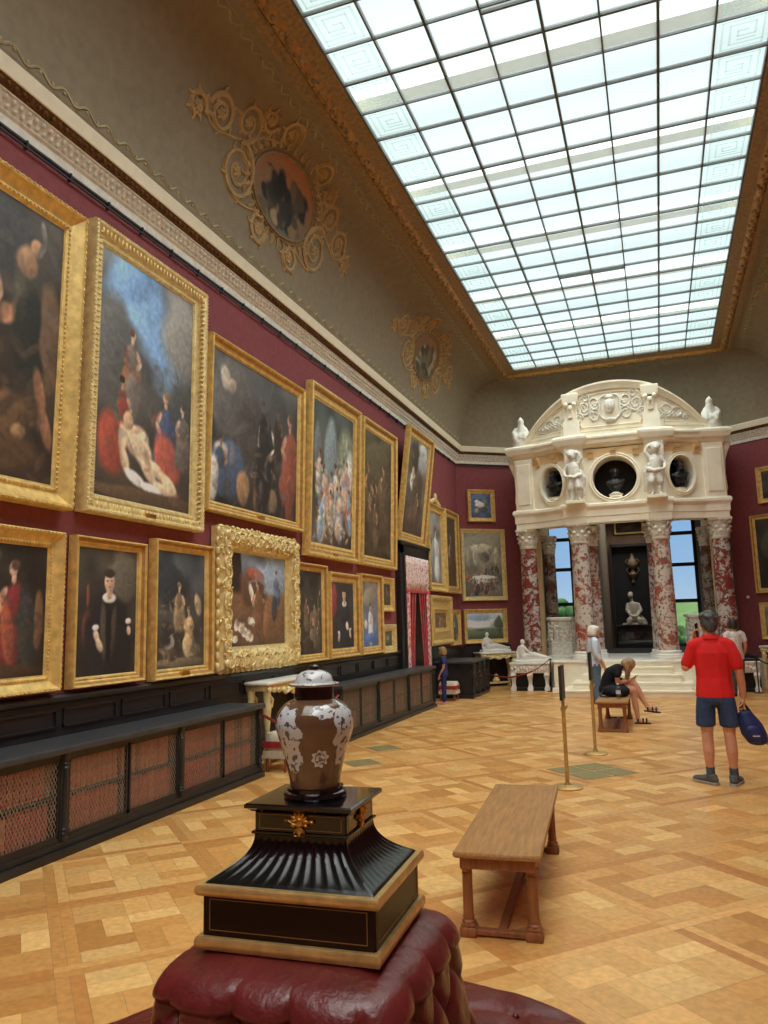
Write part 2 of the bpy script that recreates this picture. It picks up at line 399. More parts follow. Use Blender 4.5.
nt.links.new(sx.outputs['Z'], mr.inputs[0]); nt.links.new(mr.outputs[0], bg.inputs['Strength'])
def sun(name, dirn, energy, angle, color):
    l = bpy.data.lights.new(name, 'SUN'); l.energy = energy; l.angle = math.radians(angle); l.color = color
    o = bpy.data.objects.new(name, l); COL.objects.link(o); o.rotation_euler = Vector(dirn).to_track_quat('-Z', 'Y').to_euler(); o.location = (0, 5, 12)
for a in SUNS: sun(*a)

# ------------------------------------------------------------------ room shell
XL, XR, YB, YE = -4.45, 3.05, -5.0, 17.92
CH = 1.574; CX = -.7
def parquet():
    """square panels laid diagonally: double border boards and a basket weave of small blocks inside"""
    vs, fs, cs = [], [], []
    P = .92; bw = .062
    tones = [(222,170,102),(230,184,116),(214,160,92),(204,148,82),(196,138,74),(226,176,108),(218,166,98),(210,154,88)]
    def board(u0, u1, v0, v1, base=None):
        c = lin(base or R_.choice(tones)); k = R_.uniform(.9, 1.1); g = .0007
        c = tuple(min(1, x*k) for x in c)
        q = [(u0+g,v0+g),(u1-g,v0+g),(u1-g,v1-g),(u0+g,v1-g)]
        pts = [((u-v)*.70711+CX, (u+v)*.70711+4.9) for u, v in q]
        if all(p[0] < XL-.1 or p[0] > XR+.1 or p[1] < YB-.1 or p[1] > 19.4 for p in pts): return
        o = len(vs); vs.extend((x,y,0) for x,y in pts); fs.append((o,o+1,o+2,o+3)); cs.extend([(*c,1)]*4)
    N = 20
    for i in range(-N, N+1):
        for j in range(-N, N+1):
            u0, v0 = i*P, j*P
            cx, cy = (u0-v0)*.70711+CX, (u0+v0)*.70711+4.9
            if cx < XL-1.4 or cx > XR+1.4 or cy < YB-1.4 or cy > 20.5: continue
            dk = lambda: R_.choice([(204,146,82),(192,132,72),(214,160,94),(220,168,102)])
            # border boards, two deep, on the lower and left sides; each runs the panel's length
            for k in range(2):
                board(u0, u0+P, v0+k*bw, v0+(k+1)*bw, dk()); board(u0+k*bw, u0+(k+1)*bw, v0+2*bw, v0+P, dk())
            a = u0+2*bw; b = v0+2*bw; L = P-2*bw
            n = 3; c = L/n
            for p in range(n):
                for q in range(n):
                    x, y = a+p*c, b+q*c
                    if (p+q) % 2 == 0:
                        for k in range(2): board(x, x+c, y+k*c/2, y+(k+1)*c/2)
                    else:
                        for k in range(2): board(x+k*c/2, x+(k+1)*c/2, y, y+c)
    me = bpy.data.meshes.new('floor'); me.from_pydata(vs, [], fs)
    ca = me.color_attributes.new('tone', 'FLOAT_COLOR', 'POINT'); ca.data.foreach_set('color', np.array(cs, np.float32).ravel())
    bm = bmesh.new(); bm.from_mesh(me)
    for co, no in (((XL-.05,0,0),(-1,0,0)),((XR+.05,0,0),(1,0,0)),((0,YB-.05,0),(0,-1,0)),((0,19.2,0),(0,1,0))):
        bmesh.ops.bisect_plane(bm, geom=bm.verts[:]+bm.edges[:]+bm.faces[:], plane_co=co, plane_no=no, clear_outer=True)
    bm.to_mesh(me); bm.free()
    me.materials.append(FLOOR_M)
    o = bpy.data.objects.new('floor', me); COL.objects.link(o)
    return tag(o, 'honey oak parquet floor laid in diagonal squares', 'floor', kind='structure')
parquet()
struct('floor_slab', MB().box(XL-.3, XR+.3, YB-.3, 26, -.25, -.004), M['plaster_end'], 'masonry slab under the parquet floor', 'floor')
struct('wall_left', MB().box(XL-.25, XL, YB, YE, 0, 5.8), M['wall'], 'long dark red damask wall hung with gilt framed paintings', 'wall')
struct('wall_right', MB().box(XR, XR+.25, YB, YE, 0, 5.8), M['wall'], 'dark red wall on the far side of the gallery', 'wall')
struct('wall_back', MB().box(XL-.25, XR+.25, YB-.25, YB, 0, 8), M['wall'], 'red wall behind the viewer', 'wall')
dL = (1.27/CH, .93/CH)
def chamf(side):
    a = (XL, YE) if side < 0 else (XR, YE); d = (dL[0], dL[1]) if side < 0 else (-dL[0], dL[1])
    b = (a[0]+d[0]*1.72, a[1]+d[1]*1.72); n = (-d[1]*.2, d[0]*.2) if side < 0 else (d[1]*.2, -d[0]*.2)
    return MB().prism([a, b, (b[0]+n[0], b[1]+n[1]), (a[0]+n[0], a[1]+n[1])], 0, 5.8)
struct('wall_left_corner', chamf(-1), M['wall'], 'red canted wall left of the marble portico', 'wall')
struct('wall_right_corner', chamf(1), M['wall'], 'red canted wall right of the marble portico', 'wall')

# cornice: polygon path on wall face, left wall -> cant -> portico
pathL = [(XL, YB), (XL, YE), (-3.08, YE+.93/1.27*(1.37))]
pathR = [(XR, YB), (XR, YE), (1.68, YE+.93/1.27*(1.37))]
def cornice(path, side, label, nm, oname, orn_from):
    t = thing(nm, label, 'cornice'); tag(t, kind='structure')
    lower = [(-.02,5.36),(.025,5.36),(.03,5.43),(.05,5.45),(.05,5.465),(.10,5.555),(.115,5.56),(.115,5.575),(-.02,5.58)]
    MB().sweep(lower, path, side=side).build('bed_moulding', M['stone_grey'], t)
    MB().sweep([(-.02,5.578),(.12,5.578),(.15,5.60),(.175,5.628),(-.02,5.63)], path, side=side).build('soffit_band', M['brown_stucco'], t)
    MB().sweep([(-.02,5.629),(.185,5.629),(.19,5.64),(.215,5.745),(.205,5.76),(-.02,5.76)], path, side=side).build('corona', M['stone_beige'], t)
    # leaf enrichment on the sloping bed moulding, two staggered rows
    mb = MB(); mb2 = MB()
    for k in range(len(path)-1):
        (x0,y0),(x1,y1) = path[k], path[k+1]; L = math.hypot(x1-x0,y1-y0); d = ((x1-x0)/L,(y1-y0)/L); n = (-d[1]*side, d[0]*side)
        s0 = max(0, orn_from-y0) if k == 0 else .05
        m = int((L-s0)/.075)
        for i in range(m):
            s = s0+(i+.5)*(L-s0)/m
            for r in range(2):
                ss = s+(.0375 if r else 0); h = .062+.03*r; z = 5.487+.045*r
                mb.sphere((x0+d[0]*ss+n[0]*h, y0+d[1]*ss+n[1]*h, z), (.024,.024,.024), 6, 4)
            mb2.sphere((x0+d[0]*s+n[0]*.15, y0+d[1]*s+n[1]*.15, 5.602), (.022,.022,.02), 6, 4)
    mb.build('leaf_enrichment', M['stone_grey'], t, 180); mb2.build('bead_enrichment', M['brown_stucco'], t, 180)
    return t
cornice(pathL, -1, 'grey and cream moulded cornice above the left picture wall', 'trim_1', '', 3.2)
cornice(pathR, 1, 'grey and cream moulded cornice on the right of the portico', 'trim_2', '', 15.)
rl = MB()
for dz, dd in ((5.30,.03),(5.345,.02)):
    rl.sweep([(dd-.006,dz-.007),(dd+.008,dz-.007),(dd+.008,dz+.007),(dd-.006,dz+.007)], pathL, side=-1)
for i in range(38):
    y = -.5+i*.48
    if y < YE: rl.box(XL, XL+.04, y, y+.015, 5.29, 5.36)
struct('trim_3', rl, M['black'], 'thin black picture rail under the left cornice', 'picture rail')

# cove
def cove(Y, a, off=0., right=False):
    """point on the side cove: Y along the room, a = arc length from the cornice"""
    t = float(np.interp(a, ARC, TT)); x = -4.25+.87*(1-cos(t)); z = 5.75+1.7*sin(t)
    nx, nz = 1.7*cos(t), -.87*sin(t); l = math.hypot(nx, nz); nx, nz = 1.7*cos(t)/l, -.87*sin(t)/l
    nx, nz = cos(t)*1.7, -sin(t)*.87
    # inward normal of the ellipse (towards the room)
    tx, tz = .87*sin(t), 1.7*cos(t); l = math.hypot(tx, tz); nx, nz = tz/l, -tx/l
    x += nx*off; z += nz*off
    if right: x = 2*CX-x
    return (x, Y, z)
TT = np.linspace(0, PI/2, 400); _cx = .87*(1-np.cos(TT)); _cz = 1.7*np.sin(TT)
ARC = np.concatenate([[0], np.cumsum(np.hypot(np.diff(_cx), np.diff(_cz)))])
Bp = [(-4.25,YB),(-4.25,YE-.08),(-3.0,18.76),(1.6,18.76),(2.85,YE-.08),(2.85,YB)]
Tp = [(-3.38,YB),(-3.38,18.28),(-3.1,18.34),(1.7,18.34),(1.98,18.28),(1.98,YB)]
mb = MB(); nseg = 14
cols = []
def lerp(a, b, f): return a+(b-a)*f
for i in range(len(Bp)-1):
    sub = 1
    def fn(u, v, i=i):
        b = (lerp(Bp[i][0],Bp[i+1][0],u), lerp(Bp[i][1],Bp[i+1][1],u)); t = (lerp(Tp[i][0],Tp[i+1][0],u), lerp(Tp[i][1],Tp[i+1][1],u))
        a = v*PI/2; f = 1-cos(a)
        return (lerp(b[0],t[0],f), lerp(b[1],t[1],f), 5.75+1.7*sin(a))
    mb.grid(8, nseg, fn)
struct('ceiling', mb, M['cove'], 'taupe coved ceiling curving up to the skylight', 'ceiling', 40)
# end ceiling above behind; its opening is added to let daylight into the room
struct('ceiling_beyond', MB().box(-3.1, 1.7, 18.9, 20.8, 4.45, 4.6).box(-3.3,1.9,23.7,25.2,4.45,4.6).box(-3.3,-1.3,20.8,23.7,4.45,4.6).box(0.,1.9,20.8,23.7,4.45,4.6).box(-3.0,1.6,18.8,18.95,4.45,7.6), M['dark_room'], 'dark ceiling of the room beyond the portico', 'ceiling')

# painted vine borders on the cove
def vine(right, label, nm):
    mb = MB()
    for a0, amp, wl, r in ((.10,.035,.26,.009),(1.93,.03,.22,.009)):
        y = 3.0 if a0 < 1 else 5.2
        pts = []; k = 0
        while y < 17.6:
            pts.append(cove(y, a0+amp*sin(2*PI*y/wl), .004, right)); y += wl/8
        mb.tube(pts, r*1.5, 4)
        y = 3.0 if a0 < 1 else 5.2
        while y < 17.5:
            for sg, ph in ((1,.25),(-1,.75)):
                yy = y+wl*ph; c = cove(yy, a0-sg*amp*.1, .004, right); mb.sphere(c, (.012,.018,.018), 6, 4)
            y += wl
        mb.tube([cove(3+ .5*i, a0+(amp+.028)*(-1 if a0 < 1 else 1), .002, right) for i in range(30)], .005, 4)
    return struct(nm, mb, M['vine'] if not right else M['vine'], label, 'painted border')
vine(False, 'wavy painted vine borders along the left cove', 'trim_4')
vine(True, 'wavy painted vine borders along the right cove', 'trim_5')

# skylight --------------------------------------------------------------------
sky = thing('window_1', 'long gridded frosted glass skylight in a gilt frame', 'skylight'); tag(sky, kind='structure')
X0, X1, Y1, ZS, PW, PL = -2.9, 1.52, 17.85, 7.5, .5525, .531
NR = 38; Y0 = Y1-NR*PL
mb = MB()
for c in range(8):
    for r in range(NR):
        mb.box(X0+c*PW+.012, X0+(c+1)*PW-.012, Y1-(r+1)*PL+.01, Y1-r*PL-.01, ZS+.006, ZS+.010)
# glass as one mesh of single sheets
g = MB(); g2 = MB()
for c in range(8):
    for r in range(NR):
        x0, x1, ya, yb = X0+c*PW, X0+(c+1)*PW, Y1-(r+1)*PL, Y1-r*PL
        (g2 if c in (0,7) or r == 0 else g).add([(x0,ya,ZS),(x1,ya,ZS),(x1,yb,ZS),(x0,yb,ZS)], [(0,1,2,3)])
g.build('glass_panes', M['sky_glass'], sky); g2.build('border_panes', M['sky_glass_edge'], sky)
mb = MB()
for c in range(9):
    w = .028 if c % 2 == 0 else .018
    mb.box(X0+c*PW-w/2, X0+c*PW+w/2, Y0, Y1, ZS-.035, ZS+.03)
for r in range(NR+1):
    w = .03 if r % 4 == 0 else .018
    mb.box(X0, X1, Y1-r*PL-w/2, Y1-r*PL+w/2, ZS-.025, ZS+.02)
for r, k in ((21,3),(9,3)):       # raised vent flaps over two panes
    for c in (k, k+1):
        mb.box(X0+c*PW, X0+(c+1)*PW, Y1-r*PL+.06, Y1-r*PL+.085, ZS-.03, ZS+.05)
mb.build('glazing_bars', M['bar'], sky)
fr = MB()
segs = [((.14,.12),(.86,.12)),((.86,.12),(.86,.88)),((.86,.88),(.14,.88)),((.14,.88),(.14,.12)),
        ((.28,.24),(.72,.24)),((.72,.24),(.72,.56)),((.72,.56),(.42,.56)),((.42,.56),(.42,.42)),((.42,.42),(.58,.42)),
        ((.28,.24),(.28,.76)),((.28,.76),(.86,.76)),((.42,.66),(.72,.66))]
def fret(c, r):
    fl = r % 2
    x0, ya = X0+c*PW, Y1-(r+1)*PL; w = .011
    for (a,b),(p,q) in segs:
        if fl: a, p = 1-a, 1-p
        xa, xb = sorted((x0+a*PW, x0+p*PW)); yc, yd = sorted((ya+b*PL, ya+q*PL))
        fr.add([(xa-w,yc-w,ZS-.004),(xb+w,yc-w,ZS-.004),(xb+w,yd+w,ZS-.004),(xa-w,yd+w,ZS-.004)], [(0,1,2,3)])
for r in range(26):
    fret(0, r); fret(7, r)
for c in range(1,7): fret(c, 0)
fr.build('etched_fret', M['fret'], sky)
rect = [(X0,Y0),(X1,Y0),(X1,Y1),(X0,Y1)]
MB().sweep([(0,ZS-.03),(0,ZS+.06),(-.2,ZS+.06),(-.2,ZS-.06),(-.17,ZS-.07),(-.02,ZS-.04)], rect, closed=True, side=1).build('inner_frame', M['gilt_dark'], sky)
MB().sweep([(-.17,ZS-.07),(-.19,ZS-.10),(-.23,ZS-.13),(-.28,ZS-.12),(-.31,ZS-.08),(-.31,ZS),(-.17,ZS)], rect, closed=True, side=1).build('carved_frame', M['gilt_deep'], sky, 40)
MB().sweep([(-.31,ZS-.02),(-.31,ZS-.09),(-.34,ZS-.10),(-.38,ZS-.11),(-.42,ZS-.10),(-.44,ZS-.04),(-.5,ZS-.04),(-.5,ZS+.02)], rect, closed=True, side=1).build('outer_moulding', M['gilt_dark'], sky, 40)
mb = MB()
for side_x in (X0-.24, X1+.24):
    k = 0; y = 4.6
    while y < Y1+.2:
        sg = -1 if side_x < 0 else 1
        mb.sphere((side_x+.022*sin(k*2.1), y, ZS-.125), (.034,.05,.022), 6, 4); mb.sphere((side_x+.05*cos(k*1.7), y+.05, ZS-.11), (.022,.03,.022), 6, 4)
        y += .105; k += 1
x = X0-.2
while x < X1+.2:
    mb.sphere((x, Y1+.24, ZS-.125), (.05,.034,.022), 6, 4); x += .105
mb.build('carved_leaves', M['gilt_dark'], sky, 180)
# roof trusses above the glass: bands seen through it
for k in range(9):
    y = Y1-(k*4+2.4)*PL
    mbt = MB().box(X0-.3, X1+.3, y-.10, y+.10, ZS+.35, ZS+.50)
    tag(mbt.build('roof_truss', M['beam']), 'whitewashed roof truss above the frosted skylight, %s from the portico end' % ('first','second','third','fourth','fifth','sixth','seventh','eighth','ninth')[k], 'roof truss', 'trusses over the skylight', 'structure')

# ceiling medallions -------------------------------------------------------------
def spiral(cx, cy, r0, turns, sg, st, n=40):
    pts = []
    for i in range(n+1):
        f = i/n; a = st+sg*f*turns*2*PI; r = r0*(1-f)**.8+.02
        pts.append((cx+r*cos(a), cy+r*sin(a)))
    return pts
def medallion(Yc, ac, ea, eb, right, label, pal):
    t = thing('ceiling_medallion', label, 'ceiling decoration', (0,0,0))
    def mp(a, b, off): return cove(Yc+a, min(max(ac+b,0.02),2.04), off, right)
    # painting disc
    n_u, n_v = 40, 10
    vs = []; cs = []; fs = []
    rng = random.Random(int(Yc*10))
    blobs = [(rng.uniform(-.6,.6), rng.uniform(-.7,.4), rng.uniform(.06,.24), rng.choice(pal[2])) for _ in range(44)]
    NU, NV = 64, 44
    for j in range(NV+1):
        for i in range(NU+1):
            u, v = i/NU*2-1, j/NV*2-1
            # square -> disc
            x, y = u*math.sqrt(1-v*v/2), v*math.sqrt(1-u*u/2)
            vs.append(mp(x*ea, y*eb, .012))
            c = np.array(lin(pal[0]))*(1-(y+1)/2)+np.array(lin(pal[1]))*((y+1)/2)
            for bx, by, br, bc in blobs:
                d = math.hypot(x-bx, (y-by)*.7+.3*(x-bx))/br; d += .25*sin(9*x+13*y+bx*20)
                w = min(1, max(0, (1.1-d)*3)); c = c*(1-w)+np.array(lin(bc))*w
            cs.append((*c, 1))
    for j in range(NV):
        for i in range(NU): a = j*(NU+1)+i; fs.append((a,a+1,a+NU+2,a+NU+1))
    me = bpy.data.meshes.new('painted_disc'); me.from_pydata(vs, [], fs)
    me.color_attributes.new('paint','FLOAT_COLOR','POINT').data.foreach_set('color', np.array(cs,np.float32).ravel())
    me.materials.append(PAINT_M); me.polygons.foreach_set('use_smooth',[True]*len(me.polygons))
    o = bpy.data.objects.new('painted_disc', me); COL.objects.link(o); o.parent = t
    rim = MB()
    for k, r in ((1.02,.016),(1.11,.011)):
        rim.tube([mp(ea*k*cos(2*PI*i/48), eb*k*sin(2*PI*i/48), .012) for i in range(49)], r, 6)
    rim.build('gilt_rim', M['gilt_dark'], t, 180)
    sc = MB()
    def stroke(p2, r0=.02, r1=.006):
        n = len(p2); sc.tube([mp(p[0], p[1], .004) for p in p2], [r0+(r1-r0)*i/(n-1) for i in range(n)], 5)
    def leaf(x, y, ang, L):
        p = bez([(x,y),(x+L*.5*cos(ang+.35),y+L*.5*sin(ang+.35)),(x+L*cos(ang),y+L*sin(ang))], 4)
        stroke(p, .036, .010)
    k = ea/.74
    for sg in (1,-1):
        for (cx, cy, r, tn, dr, st) in ((1.02,-.22,.30,2.2,1,PI/2),(1.12,.30,.20,1.8,-1,-PI/2),(1.55,.12,.19,1.8,1,0),(.45,.60,.16,1.6,-1,PI),(.42,-.58,.17,1.6,1,PI),(1.92,-.02,.12,1.4,-1,PI),(.85,.52,.12,1.4,1,PI)):
            pts = [(sg*x*k, y*k) for x, y in spiral(cx, cy, r, tn, dr, st)]
            stroke(pts, .034*k, .016*k)
            for i in range(0, 28, 4):
                x, y = pts[i]; a = math.atan2(y-cy*k, x-sg*cx*k)
                leaf(x, y, a+.5*dr*sg, .085*k)
            for q in range(6):
                a = q*2*PI/6; leaf(sg*cx*k, cy*k, a, .075*k)
        stroke([(sg*x*k, y*k) for x, y in bez([(.78,-.1),(1.0,.1),(1.3,.02),(1.6,-.06),(1.9,.08)], 8)], .022*k, .012*k)
        stroke([(sg*x*k, y*k) for x, y in bez([(.55,.42),(.8,.32),(1.0,.12)], 6)], .02*k, .012*k)
        stroke([(sg*x*k, y*k) for x, y in bez([(.5,-.42),(.75,-.5),(1.0,-.5),(1.3,-.3)], 6)], .02*k, .012*k)
        for i in range(9):
            a = PI/2*i/9+.1; leaf(sg*ea*1.15*cos(a), eb*1.15*sin(a), a if sg > 0 else PI-a, .13*k); leaf(sg*ea*1.15*cos(a), -eb*1.15*sin(a), -a if sg > 0 else PI+a, .13*k)
    sc.build('scrollwork', M['cove_orn'], t)
    return t
palA = ((112,110,84),(176,112,70),[(58,46,36),(36,30,26),(110,92,62),(176,156,114),(52,44,34),(84,72,48),(150,120,84)])
palB = ((96,92,66),(160,110,66),[(176,164,132),(80,74,52),(60,56,42),(120,110,84)])
medallion(8.02, 1.10, .74, .43, False, 'large oval painted medallion in gilt scrollwork on the near left cove', palA)
medallion(14.22, 1.06, .72, .41, False, 'smaller looking medallion in scrollwork on the left cove nearer the portico', palB)
medallion(14.22, 1.06, .72, .41, True, 'medallion with scrollwork on the right cove at the picture edge', palA)
# ------------------------------------------------------------------ marble portico at the end of the gallery
PZ = .66                                   # its platform
port = thing('marble_portico', 'cream stone portico on red marble columns with an arched top', 'portico', (CX, 17.05, 0))
OFF = Matrix.Translation((-CX, -17.05, 0))
def pb(mb, name, m, smooth=None, parent=None):
    """build a part given in room coordinates under the portico"""
    mb.xf(OFF); return mb.build(name, m, parent or port, smooth)
Q = [(CX-1.96,19.0),(CX-1.96,17.58),(CX-.83,17.05),(CX+.83,17.05),(CX+1.96,17.58),(CX+1.96,19.0)]
# travelling Q left to right the front (-Y) is on the right: side=-1
pb(MB().sweep([(-.22,3.56),(.17,3.56),(.17,3.68),(.19,3.70),(.19,3.83),(.21,3.85),(.25,3.90),(.25,3.95),(.19,3.98),(-.22,3.98)], Q, side=-1), 'architrave', M['stone'])
pb(MB().sweep([(-.22,5.16),(.15,5.16),(.15,5.19),(.18,5.21),(.20,5.25),(.27,5.27),(.28,5.33),(.32,5.38),(.32,5.42),(.27,5.45),(-.22,5.46)], Q, side=-1), 'cornice', M['stone'])
pb(MB().sweep([(.10,5.45),(.18,5.45),(.18,5.54),(.20,5.56),(.20,5.59),(.10,5.59)], [(CX-1.9,17.54),Q[2],Q[3],(CX+1.9,17.54)], side=-1), 'attic_plinth', M['stone'])
# frieze walls with round openings
def bay_frame(a, b):
    dx, dy = b[0]-a[0], b[1]-a[1]; L = math.hypot(dx, dy); d = (dx/L, dy/L); n = (d[1], -d[0])
    return L, d, n
def holed_wall(a, b, r, zc, rx=None, front=.15, back=-.2):
    L, d, n = bay_frame(a, b); rx = rx or r; mb = MB(); N = 48; sh = 0 if L > 1.5 else (.14 if a[0] < CX-1 else -.14)
    z0, z1 = 3.95, 5.2; cx = L/2+sh
    outer = []; inner = []
    for k in range(N):
        t = 2*PI*(k+.5)/N; ct, st = cos(t), sin(t)
        inner.append((cx+rx*ct, zc+r*st))
        hw = L/2+.02-(sh if ct > 0 else -sh); up = (z1-zc) if st > 0 else (zc-z0)
        s = min(hw/abs(ct) if abs(ct) > 1e-6 else 1e9, up/abs(st) if abs(st) > 1e-6 else 1e9)
        outer.append((cx+s*ct, zc+s*st))
    def P(q, f): return (a[0]+d[0]*q[0]+n[0]*f, a[1]+d[1]*q[0]+n[1]*f, q[1])
    rings = [[P(q, back) for q in outer], [P(q, front) for q in outer], [P(q, front) for q in inner], [P(q, back) for q in inner]]
    mb.loft(rings+[rings[0]], cap=False)
    ring = MB()
    prof = [(1.0,.0),(1.0,.05),(1.05,.075),(1.10,.05),(1.16,.065),(1.22,.04),(1.22,0)]
    rr = [[P((cx+rx*p*cos(2*PI*k/N), zc+r*p*sin(2*PI*k/N)), front+h) for k in range(N)] for p, h in prof]
    ring.loft(rr+[rr[0]], cap=False)
    back_disc = MB(); back_disc.add([P((cx+rx*1.1*cos(2*PI*k/N), zc+r*1.1*sin(2*PI*k/N)), -.42) for k in range(N)], [tuple(range(N))])
    rings = [[P((cx+rx*1.02*cos(2*PI*k/N), zc+r*1.02*sin(2*PI*k/N)), f) for k in range(N)] for f in (-.19, -.43)]
    back_disc.loft(rings, cap=False)
    return mb, ring, back_disc, P, L, cx
OC = 4.50
niche_pts = []
for a, b, r, rx in ((Q[1],Q[2],.385,.27),(Q[2],Q[3],.45,.45),(Q[3],Q[4],.385,.27)):
    wallm, ring, disc, P, L, cxx = holed_wall(a, b, r, OC, rx)
    pb(wallm, 'frieze_wall', M['stone']); pb(ring, 'oculus_ring', M['stone'], 40); pb(disc, 'oculus_recess', M['niche'], 40)
    niche_pts.append((P((cxx, OC-r*1.0), -.02), math.atan2(b[1]-a[1], b[0]-a[0]), r))
    # small sill under each bust
    sill = MB().lathe([(0,0),(.13,0),(.15,.03),(.12,.06),(.15,.09),(.0,.09)], 20, P((cxx, OC-r*.98), .06))
    pb(sill, 'bust_sill', M['stone'], 40)
    # consoles under the cornice
    for u in ((.22,.5,.78) if L > 1.5 else (.32,.68)):
        c = MB(); p = P((L*u, 5.08), .15)
        L2, d, n = bay_frame(a, b)
        prof = [(0,-.10),(.03,-.12),(.06,-.08),(.07,-.02),(.12,.02),(.14,.08),(0,.08)]
        c.loft([[(p[0]+d[0]*w+n[0]*f, p[1]+d[1]*w+n[1]*f, 5.06+z) for f, z in prof] for w in (-.06,.06)])
        pb(c, 'console_bracket', M['stone_warm'])
strip = [(.10,4.99),(.154,4.99),(.154,5.17),(.10,5.17)]
pb(MB().sweep(strip, Q[1:5], side=-1), 'frieze_band', M['stone_warm'])
# side returns of the frieze
for x0, x1 in ((Q[0][0]-.2, Q[0][0]+.2), (Q[5][0]-.2, Q[5][0]+.2)):
    pb(MB().box(x0, x1, 17.6, 19.0, 3.95, 5.2), 'frieze_return', M['stone'])
# piers breaking forward over each column, with their mouldings
for k, (qx, qy) in enumerate(Q[1:5]):
    ang = (-.2, -.21, .21, .2)[k]; w = .225 if k in (1,2) else .235
    def sq(mb, prof):
        return mb.lathe([(r*1.41421, z) for r, z in prof], 4, (0,0,0), phase=PI/4)
    m1 = sq(MB(), [(w,3.56),(w,3.68),(w+.02,3.70),(w+.02,3.83),(w+.03,3.86),(w+.06,3.91),(w+.06,3.96),(w+.03,4.0)])
    m2 = sq(MB(), [(w-.03,5.12),(w,5.17),(w+.03,5.20),(w+.04,5.25),(w+.11,5.28),(w+.15,5.38),(w+.15,5.43),(w+.09,5.48)])
    m3 = sq(MB(), [(w-.02,5.46),(w-.02,5.68),(w+.01,5.71)])
    mt = Matrix.Translation((qx, qy, 0)) @ Matrix.Rotation(ang, 4, 'Z')
    pier = MB().merge(m1, mt) if k in (1,2) else MB().merge(m1, mt).merge(m2, mt).merge(m3, mt)
    if k in (1,2): pb(MB().merge(m2, mt).merge(m3, mt), 'pier_cap', M['stone'])
    if k in (0, 3):          # end piers: panelled pilaster with a long scroll on its outer side
        pier.merge(MB().bbox(-w+.02, w-.02, -w-.03, w-.04, 3.97, 5.16, .02).bbox(-w+.07, w-.07, -w-.05, -w, 4.1, 5.05, .02), mt)
        sx_ = -1 if k == 0 else 1
        sc = MB(); pr = [(0,4.12),(.05,4.12),(.07,4.2),(.05,4.5),(.07,4.8),(.14,5.0),(.20,5.12),(.18,5.2),(0,5.2)]
        sc.loft([[(sx_*(w-.05+f), y, z) for f, z in pr] for y in (-.16, .12)])
        pier.merge(sc, mt)
        for yy in (-.1, 0., .08):
            pier.merge(MB().tube([(sx_*(w-.045+f), yy-.02, z) for f, z in pr[1:-1]], .018, 6), mt)
    pb(pier, 'pier', M['stone'])
# arched pediment, facet by facet
def ztop(x):
    RR = 2.35; dx = x-CX; return 6.60-RR+math.sqrt(max(.01, RR*RR-dx*dx))
def front_y(x, off):
    for a, b in ((Q[1],Q[2]),(Q[2],Q[3]),(Q[3],Q[4])):
        if a[0]-.001 <= x <= b[0]+.001:
            return a[1]+(b[1]-a[1])*(x-a[0])/(b[0]-a[0])-off
    return Q[1][1]-off
xs = [CX-2.0+4.0*i/60 for i in range(61)]
ped = MB(); ped.loft([[(x, front_y(x,.14), 5.44), (x, front_y(x,.14), ztop(x)-.06), (x, front_y(x,-.2), ztop(x)-.06), (x, front_y(x,-.2), 5.44)] for x in xs])
pb(ped, 'pediment', M['stone'])
arch = MB(); arch.loft([[(x, front_y(x,.13), ztop(x)-.13), (x, front_y(x,.20), ztop(x)-.12), (x, front_y(x,.23), ztop(x)-.05), (x, front_y(x,.27), ztop(x)-.01), (x, front_y(x,.27), ztop(x)+.03), (x, front_y(x,-.2), ztop(x)+.04), (x, front_y(x,-.2), ztop(x)-.1)] for x in xs])
pb(arch, 'arch_moulding', M['stone'], 40)
# herm pilasters on the pediment above the inner columns
for sg in (-1, 1):
    x = CX+sg*.83; y = 17.05-.26; zt = ztop(x)
    hm = MB().loft([[(x-wd, y-dp, z), (x+wd, y-dp, z), (x+wd, y+.2, z), (x-wd, y+.2, z)] for wd, dp, z in ((.17,.02,5.46),(.17,.02,5.80),(.13,.0,5.86),(.13,0,zt-.26),(.17,.03,zt-.22),(.17,.03,zt-.14),(.18,.04,zt-.10),(.18,.04,zt-.03),(.17,.03,zt-.02))])
    hm.loft([[(x-wd, y-.06, z), (x+wd, y-.06, z), (x+wd, y+.05, z), (x-wd, y+.05, z)] for wd, z in ((.05,5.88),(.06,5.95),(.085,6.2),(.10,zt-.30))])
    hm.sphere((x-.09,y-.07,zt-.28),.05,8,6); hm.sphere((x+.09,y-.07,zt-.28),.05,8,6); hm.sphere((x,y-.08,zt-.36),(.05,.04,.07),8,6)
    hm.tube([(x-.09,y-.06,6.22),(x-.02,y-.075,6.1),(x+.04,y-.07,5.98)],.014,6); hm.tube([(x+.09,y-.06,6.22),(x+.02,y-.075,6.1),(x-.04,y-.07,5.98)],.014,6)
    pb(hm, 'herm_pilaster', M['stone'], 40)
